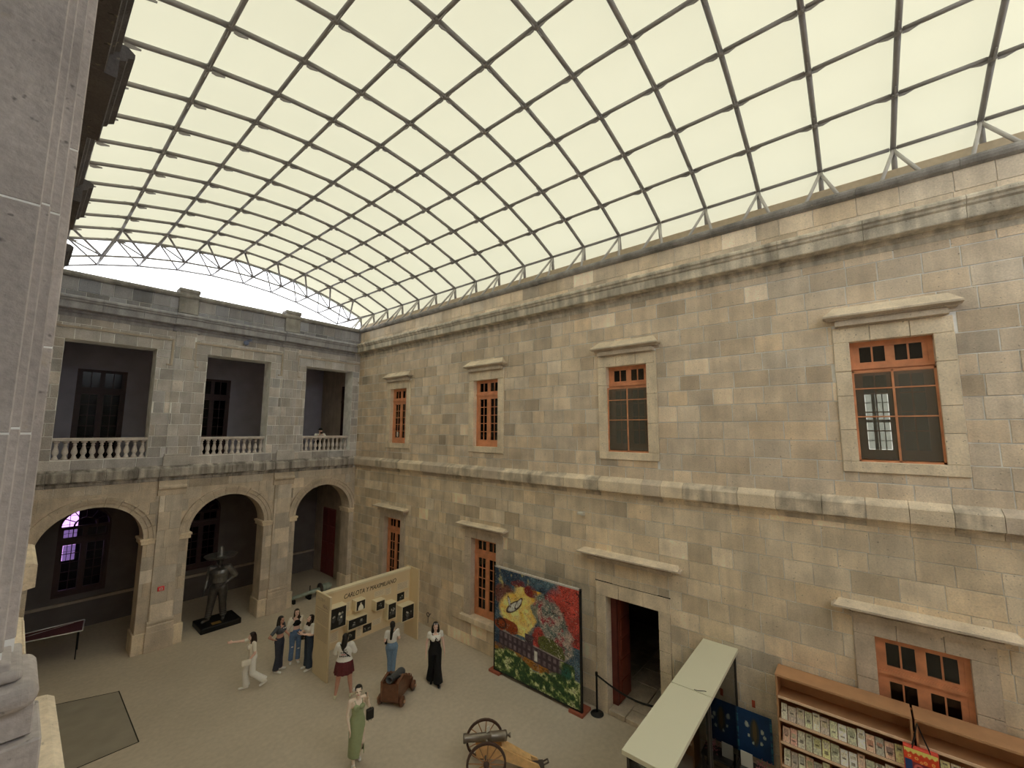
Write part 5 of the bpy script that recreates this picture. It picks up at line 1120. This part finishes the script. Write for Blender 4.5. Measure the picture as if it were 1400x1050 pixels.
bm = bmesh.new(); prism(bm, [(-.02, -.03, .79), (.05, -.10, .79), (.03, -.08, .90), (-.02, -.04, .90)], (.01, .02, 0)); tag(ob('paper_card', bm, m_white), 'small folded white card lying on the cannon barrel', 'card'); cc = bpy.data.objects['paper_card']; cc.matrix_world = ca.matrix_basis

# ---- ship cannon on truck carriage
sc_ = empty('ship_cannon', (7.38, 10.25, 0), math.atan2(.873, -.487), 'short iron cannon on a red-brown wooden truck carriage with four small wheels', 'cannon')
MAH = mat('varnished_mahogany', A(80, 50, 30), .35, var=.25, scale=9)
for sx in (-1, 1):
    bm = bmesh.new(); prism(bm, [(sx*.17, .42, .14), (sx*.17, .42, .56), (sx*.17, .10, .62), (sx*.17, .04, .54), (sx*.17, -.08, .54), (sx*.17, -.11, .44), (sx*.17, -.26, .44), (sx*.17, -.25, .28), (sx*.17, -.44, .26), (sx*.17, -.44, .14)], (sx*.06, 0, 0)); ob('cheek', bevel(bm, .006), MAH, sc_)
    for y in (.30, -.34):
        bm = bmesh.new(); lathe(bm, [(.105, -.03), (.115, -.02), (.115, .02), (.105, .03), (.04, .035), (.04, .05), (.02, .055)], (sx*.28, y, .115), 18, (sx, 0, 0)); w_ = ob('truck_wheel', bm, MAH, sc_, True)
        bm = bmesh.new(); lathe(bm, [(.035, .05), (.035, .075), (.025, .08)], (sx*.28, y, .115), 10, (sx, 0, 0)); ob('hub_cap', bm, mat('brass_cap', A(150, 118, 86), .4, metal=.3), w_, True)
    bm = bmesh.new(); lathe(bm, [(.018, 0), (.022, .04), (.012, .07), (.004, .10)], (sx*.20, -.38, .26), 8); ob('finial', bm, MAH, sc_, True)
for y in (.30, -.34): ob('axletree', bevel(BX(-.27, y-.05, .07, .27, y+.05, .16), .006), MAH, sc_)
ob('front_board', bevel(BX(-.17, .34, .14, .17, .40, .50), .006), MAH, sc_); ob('bed', bevel(BX(-.17, -.42, .15, .17, .34, .19), .005), MAH, sc_)
bm = bmesh.new(); lathe(bm, [(.01, -.56), (.035, -.55), (.03, -.50), (.05, -.49), (.095, -.47), (.10, -.38), (.09, -.36), (.085, .0), (.078, .02), (.07, .36), (.085, .39), (.088, .44), (.078, .46), (.05, .462), (.045, .30)], (0, .06, .55), 20, (0, .985, .17)); bmesh.ops.scale(bm, vec=(1.08, .74, 1), verts=bm.verts[:]); bmesh.ops.translate(bm, vec=(0, .06, 0), verts=bm.verts[:]); ob('barrel', bm, mat('cannon_iron', A(58, 58, 52, .45), .5, metal=.4, var=.2), sc_, True)
bm = bmesh.new(); tube(bm, (-.22, .06, .55), (.22, .06, .55), .028, n=8); ob('trunnion', bm, IRON, sc_, True)

sc_.scale = (1.12, 1.12, 1.12)
# ---- relic gun tube lying in the third arch
rl = empty('relic_gun', (8.9, 18.85, 0), 0, 'old green bronze gun tube lying on low blocks under the right arch', 'cannon')
GRN = mat('verdigris_bronze', A(104, 108, 88, .35), .55, metal=.3, var=.3, scale=7)
bm = bmesh.new(); lathe(bm, [(.05, -.95), (.085, -.93), (.085, -.85), (.07, -.83), (.075, .0), (.095, .05), (.10, .40)], (0, 0, .24), 16, (1, .05, .02)); ob('barrel', bm, GRN, rl, True)
bm = bmesh.new(); lathe(bm, [(.10, .38), (.24, .40), (.24, .45), (.12, .47)], (0, 0, .26), 20, (1, .05, .02)); ob('collar', bm, IRON, rl, True)
bm = bmesh.new(); lathe(bm, [(.13, .47), (.17, .55), (.15, .85), (.06, .95)], (0, 0, .26), 16, (1, .05, .02)); ob('breech', bm, GRN, rl, True)
for x in (-.75, -.1, .6): ob('support_block', bevel(BX(x-.05, -.18, 0, x+.05, .18, .16), .006), m_black, rl)
bm = bmesh.new(); tube(bm, (.1, .25, 0), (.1, .25, .42), .02, n=8); lathe(bm, [(.09, 0), (.09, .015), (.02, .03)], (.1, .25, 0), 12); tag(ob('short_post', bm, m_black, None, True, (8.9, 18.9, 0)), 'short dark post behind the green gun tube', 'post')

# ---- bench-like rack by the left arch
bn = empty('low_barrier', (1.2, 20.3, 0), 0, 'dark red folding table with pale metal edges under the left arch', 'table')
bm = bmesh.new(); prism(bm, [(-1.0, .25, .86), (.85, .25, .86), (.75, -.70, .86), (-1.0, -.32, .86)], (0, 0, .03)); ob('table_top', bm, mat('dark_red_cloth', A(52, 26, 24, .25), .9), bn)
ALU = mat('pale_aluminium', A(200, 196, 184, .35), .35, metal=.3)
for i, (a, b_) in enumerate((((-1.0, .27, .91), (.86, .24, .91)), ((-1.0, -.33, .88), (.74, -.72, .88)), ((.86, .24, .90), (.74, -.72, .88)), ((-1.0, -.1, .88), (.6, .2, .90)))):
    bm = bmesh.new(); tube(bm, a, b_, .018 if i < 3 else .008, n=8); ob('edge_rail', bm, ALU, bn, True)
for x, y in ((-.9, .2), (.75, .2), (.65, -.6), (-.9, -.25)):
    bm = bmesh.new(); tube(bm, (x, y, 0), (x, y, .86), .015, n=8); ob('leg', bm, m_black, bn)

# ---- glass display case
dc = empty('display_case', (8.35, 2.66, 0), 0, 'tall glass display case with pale top set against the right wall', 'display case'); do = Vector(dc.location)
def Dd(name, bm, m, par=None): bmesh.ops.translate(bm, verts=bm.verts[:], vec=-do); return ob(name, bm, m, par or dc)
PALE = mat('pale_grey_green_board', (0.74, 0.72, 0.56), .6, var=.02, scale=1); CG = glass('display_case_glass', (.72, .80, .76), .02); FR = mat('dark_bronze_frame', A(44, 40, 32), .5)
for x0, x1 in ((6.22, 8.38), (8.40, 10.54)):
    Dd('case_top', bevel(BX(x0, 2.30, 2.53, x1, 3.02, 2.60), .004), PALE); Dd('case_base', BX(x0+.05, 2.36, 0, x1-.05, 2.96, .45), FR)
    for y in (2.37, 2.94): Dd('glass_side', BX(x0+.06, y, .45, x1-.06, y+.008, 2.53), CG)
    for x in (x0+.04, x1-.07):
        for y in (2.35, 2.93): Dd('frame_post', BX(x, y, .0, x+.03, y+.03, 2.53), FR)
    for z in (.95, 1.45, 1.95): Dd('glass_shelf', BX(x0+.07, 2.42, z, x1-.07, 2.92, z+.012), CG)
Dd('end_glass', BX(6.26, 2.38, .45, 6.268, 2.93, 2.53), CG)
tag(ob('thin_cable', (lambda b: (polytube(b, [(8.45+.04*math.cos(q), 2.42+.16*q/3, 2.607+.0*q) for q in (0, .5, 1, 1.5, 2, 2.5, 3, 3.6)], .006, 6), b)[1])(bmesh.new()), m_black), 'short black cable lying on the pale top of the display case', 'cable')
rr = random.Random(5); cols = [('navy', (30, 44, 72)), ('white', (205, 198, 170)), ('green', (70, 96, 70)), ('brown', (120, 84, 54)), ('grey', (120, 122, 116)), ('black', (24, 22, 20)), ('teal', (40, 84, 92)), ('yellow', (170, 140, 60))]
k = 0
for sh, z in (('top', 1.962), ('middle', 1.462), ('lower', .962)):
    for side, xa in (('right', 9.9), ('right', 9.3), ('left', 8.0), ('left', 7.3), ('left', 6.7)):
        nm, c = cols[k % 8]; k += 1; sz = (rr.uniform(.10, .22), .10, rr.uniform(.12, .34)); kind = ('boxed_souvenir', 'vase', 'standing_card')[k % 3]; bm = bmesh.new()
        if kind == 'vase': lathe(bm, [(.04, 0), (.07, .05), (.075, .12), (.04, .2), (.03, .24), (.045, .26)], n=14)
        elif kind == 'standing_card': box(bm, -sz[0]/2, -.01, 0, sz[0]/2, .01, sz[2]); box(bm, -sz[0]/4, -.01, 0, sz[0]/4, .08, .02)
        else: box(bm, -sz[0]/2, -.06, 0, sz[0]/2, .06, sz[2]); bevel(bm, .008)
        o = ob(kind, bm, mat('souvenir_'+nm, A(*c), .5), None, kind == 'vase', (xa+rr.uniform(-.15, .15), 2.62, z))
        tag(o, '%s %s on the %s shelf of the display case, %s' % (nm, kind.replace('_', ' '), sh, {9.9: 'by the wall', 9.3: 'second from wall', 8.0: 'by the middle', 7.3: 'in outer half', 6.7: 'at outer end'}[xa]), {'vase': 'vase', 'standing_card': 'card', 'boxed_souvenir': 'box'}[kind], 'souvenirs in the display case')

# ---- blue cloth on the wall, card, beads, red tag
def cloth(U, Vv):
    b_ = np.ones(U.shape+(3,))*C(18, 52, 92)*(.8+.4*fbm(U, Vv, 10, 10, 4)[..., None])
    b_ = mixc(b_, C(60, 58, 40), soft(((U-.5)/.13)**2+((Vv-.55)/.30)**2-1, .5)*.8); b_ = mixc(b_, C(110, 90, 50), soft(((U-.5)/.06)**2+((Vv-.58)/.24)**2-1, .5)*.5)
    for x, y, r in ((.28, .68, .06), (.32, .44, .04), (.72, .62, .05), (.78, .52, .04), (.68, .36, .04), (.45, .30, .03)): b_ = mixc(b_, C(170, 180, 170), soft(((U-x)/r)**2+((Vv-y)/(r*1.1))**2-1+(fbm(U, Vv, 20, 20, 8)-.5), .4)*.9)
    b_ = mixc(b_, C(60, 120, 140), ((U > .93)|(U < .03))*np.clip(fbm(U, Vv, 3, 30, 6)*2.5-.9, 0, 1)); return b_
o = raster('woven_cloth', .64, .86, 34, 44, cloth, T=Matrix.Translation((0, .32, -.43)) @ Matrix.Rotation(-pi/2, 4, 'Z')); o.location = (10.43, 2.05, 1.03); so = o.modifiers.new('thick', 'SOLIDIFY'); so.thickness = .012; so.offset = -1
tag(o, 'blue woven cloth with small white flowers hung on the right wall beside the display case', 'cloth')
tag(ob('display_card', bevel(BX(-.01, -.11, 0, .01, .11, .28), .003), m_white, None, loc=(10.26, 2.19, .45)), 'white display card below the blue cloth', 'card')
tb = empty('side_table', (10.28, 2.0, 0), 0, 'small dark table under the blue cloth', 'table'); ob('table_top', BX(-.2, -.3, .41, .2, .3, .45), FR, tb)
for x in (-.17, .17):
    for y in (-.27, .27): ob('leg', BX(x-.02, y-.02, 0, x+.02, y+.02, .41), FR, tb)
bm = bmesh.new()
for k in range(60): ell(bm, (rr.uniform(-.1, .1), rr.uniform(-.13, .13), rr.uniform(0.012, .22)), (.012, .012, .012), sub=1)
tag(ob('bead_necklaces', bm, mat('mixed_beads', A(150, 90, 84), .4, var=.6, scale=50), None, True, (10.28, 1.88, .45)), 'pink and dark bead necklaces heaped beside the white card', 'necklaces', kind='stuff')
tag(ob('red_tag', BX(-.004, -.03, -.07, .004, .03, .07), mat('brick_red_tag', A(130, 56, 34), .6), None, loc=(W-.03, 2.06, 1.58)), 'small brick red tag on the wall above the blue cloth', 'tag')

# ---- shop shelf units with rows of booklets
SH = [2.17, 1.76, 1.35, .94, .53]
def shelf_unit(y0, y1, lab):
    t = empty('shelf_unit', (10.25, (y0+y1)/2, 0), 0, lab, 'shelf', 'wooden shop shelves'); o = Vector(t.location)
    def P_(name, bm, m): bmesh.ops.translate(bm, verts=bm.verts[:], vec=-o); return ob(name, bm, m, t)
    P_('top_board', bevel(BX(10.04, y0, 2.53, 10.50, y1, 2.57), .004), m_shelfwood)
    P_('back_board', BX(10.46, y0, 0, 10.49, y1, 2.53), m_shelfwood)
    for y in (y0, y1-.03): P_('side_board', BX(10.06, y, 0, 10.46, y+.03, 2.53), m_shelfwood)
    for z in SH: P_('shelf', BX(10.05, y0+.03, z-.02, 10.46, y1-.03, z), m_shelfwood); P_('front_lip', bevel(BX(10.035, y0+.03, z-.03, 10.05, y1-.03, z+.015), .003), mat('pale_shelf_lip', A(196, 152, 112, .56), .5))
    return t
shelf_unit(-.40, 1.56, 'wooden shop shelf with full rows of booklets, the one nearer the display case'); shelf_unit(-2.60, -.43, 'wooden shop shelf cut off by the lower right corner of the photo')
pal = [('cream', (214, 205, 176)), ('pale grey', (170, 168, 156)), ('white', (232, 226, 208)), ('pale green', (176, 184, 140)), ('salmon', (198, 140, 116)), ('mauve grey', (140, 120, 116)), ('sage', (140, 146, 118)), ('yellow green', (196, 190, 110)), ('slate', (104, 104, 100)), ('rose', (190, 110, 100))]
ordn = ['first', 'second', 'third', 'fourth', 'fifth', 'sixth', 'seventh', 'eighth', 'ninth', 'tenth', 'eleventh', 'twelfth', 'thirteenth', 'fourteenth', 'fifteenth', 'sixteenth']
def cover(seed, c):
    def fn(U, Vv):
        r = np.random.RandomState(seed); b_ = (np.ones(U.shape+(3,))*C(*c)*.75+C(225, 220, 200)*.42); d_ = C(*pal[r.randint(10)][1])*.7
        b_ = mixc(b_, d_, ((Vv > r.uniform(.3, .6))*(Vv < r.uniform(.65, .95))*(U > .12)*(U < .88))*1.0*r.uniform(.3, .9)); b_ = mixc(b_, C(60, 50, 44), (np.abs(Vv-r.uniform(.1, .9)) < .06)*(U > .2)*(U < .8)*.7); return b_*(.75+.5*r.rand(*U.shape)[..., None])
    return fn
seed = 100
for ri, (z, rn) in enumerate(zip(SH[1:4], ('top', 'second', 'third'))):
    y = 1.50; i = 0
    while y > -.33 and i < 16:
        wd = rr.uniform(.105, .135); h = rr.uniform(.23, .29); nm, c = pal[rr.randrange(10)]; seed += 1
        bm = BX(0, -wd/2+.004, 0, .014, wd/2-.004, h); o = ob('booklet', bm, m_white); o.location = (10.075+.0*i, y-wd/2, z+.002); o.rotation_euler = (0, math.radians(16+rr.uniform(-3, 3)), rr.uniform(-.03, .03))
        raster('cover', wd-.012, h-.006, 8, 10, cover(seed, c), parent=o, T=Matrix.Translation((-.002, wd/2-.006, .003)) @ Matrix.Rotation(-pi/2, 4, 'Z'))
        tag(o, '%s booklet, %s from the left in the %s row of the shelf' % (nm, ordn[i], rn), 'booklet', 'booklets on the shop shelf'); y -= wd+.004; i += 1
y = -.50
for i in range(5):
    nm, c = pal[(i*3+1) % 10]; seed += 1; o = ob('booklet', BX(0, -.056, 0, .014, .056, .26), m_white); o.location = (10.075, y, SH[1]+.002); o.rotation_euler = (0, .28, 0); raster('cover', .108, .254, 8, 10, cover(seed, c), parent=o, T=Matrix.Translation((-.002, .054, .003)) @ Matrix.Rotation(-pi/2, 4, 'Z'))
    tag(o, '%s booklet behind the bright carrier bag, %s from the shelf divider' % (nm, ordn[i]), 'booklet', 'booklets on the shop shelf'); y -= .125
# ---- bright carrier bag hanging from the divider
def bagp(U, Vv):
    b_ = np.ones(U.shape+(3,))*C(200, 66, 36)*(.8+.4*fbm(U, Vv, 8, 8, 5)[..., None]); b_ = mixc(b_, C(214, 200, 110), soft(.86+.03*np.sin(U*40)-Vv, .04)); b_ = mixc(b_, C(120, 40, 50), (Vv < .55)*1.0); b_ = mixc(b_, C(34, 60, 110), soft(U-.22, .03)*(Vv < .60))
    for x, y, r in ((.15, .72, .05), (.36, .70, .05), (.62, .64, .05), (.85, .66, .05), (.5, .6, .04)): q = np.sqrt(((U-x)/r)**2+((Vv-y)/r)**2); b_ = mixc(b_, C(240, 170, 90), soft(np.abs(q-.8)-.3, .3))
    for x in (.42, .80): q = np.sqrt(((U-x)/.17)**2+((Vv-.34)/.17)**2); b_ = mixc(b_, C(196, 96, 96), soft(np.abs(q-.75)-.22, .1)); b_ = mixc(b_, C(70, 14, 14), soft(q-.45, .1))
    return b_
cb = empty('carrier_bag', (9.97, -.46, 1.72), 0, 'bright red, orange and blue patterned carrier bag hanging on the shelf front', 'bag'); bm = BX(-.04, -.21, -.02, .05, .21, .44); ob('bag_body', bevel(bm, .01), mat('bag_side', A(170, 60, 40), .6), cb)
raster('bag_print', .40, .43, 40, 40, bagp, parent=cb, T=Matrix.Translation((-.043, .20, -.012)) @ Matrix.Rotation(-pi/2, 4, 'Z'))
for x in (-.035, .035):
    bm = bmesh.new(); polytube(bm, [(x, .10, .42), (x*.5, .05, .62), (.04, .01, .80), (x*.5, -.05, .62), (x, -.12, .42)], .008, 6); ob('handle', bm, m_black, cb)

# ---- small fittings
lm = empty('wall_lamp', (W-.02, 6.12, 4.98), 0, 'small white security lamp on the right wall above the doorway hood', 'lamp'); ob('back_plate', bevel(BX(-.05, -.05, -.05, 0.01, .05, .05), .006), m_white, lm); bm = bmesh.new(); box(bm, -.20, -.09, 0, -.03, .09, .07); ob('lamp_head', bevel(bm, .015, 2), m_white, lm)
cv = empty('security_camera', (5.56, D-.05, 10.80), 0, 'dark dome security camera above the middle upper opening', 'security camera'); bm = bmesh.new(); lathe(bm, [(.02, -.16), (.08, -.13), (.10, -.06), (.09, 0), (.03, .02)], (0, -.12, 0), 16); ob('dome', bm, mat('grey_plastic', A(84, 88, 96), .4), cv, True); bm = bmesh.new(); tube(bm, (0, .03, 0), (0, -.14, .02), .03, n=8); tube(bm, (.02, -.14, .02), (.17, -.20, .08), .035, .04, n=10); ob('bracket', bm, MATS['grey_plastic'], cv, True)
al = empty('fire_alarm', (3.61, D-.10, 1.97), 0, 'red fire alarm button on the pier left of the statue', 'fire alarm'); ob('case', bevel(BX(-.09, -.05, -.07, .09, 0.0, .07), .008), mat('signal_red', A(190, 50, 46), .5), al); ob('push_plate', BX(-.045, -.056, -.04, .045, -.048, .035), m_white, al); ob('push_button', BX(-.025, -.062, -.02, .025, -.055, .02), MATS['signal_red'], al)
rg = empty('wall_ring', (W-.02, 12.70, .50), 0, 'small dark iron ring on a spike at the foot of the right wall', 'ring'); bm = bmesh.new(); polytube(bm, [(-.12+.0*q, .07*math.cos(q), .07*math.sin(q)) for q in [2*pi*k/12 for k in range(13)]], .016, 6); ob('ring', bm, IRON, rg, True); bm = bmesh.new(); tube(bm, (.02, 0, 0), (-.12, 0, -.07), .014, n=6); tube(bm, (-.12, 0, -.07), (-.12, 0, -.30), .010, n=6); ob('spike', bm, IRON, rg)
for o in bpy.data.objects:
    if o.name.split('.')[0] in ('back_print', 'back_print_line', 'chest_print', 'trouser_folds', 'bag_fringe'): o['kind'] = 'stuff'
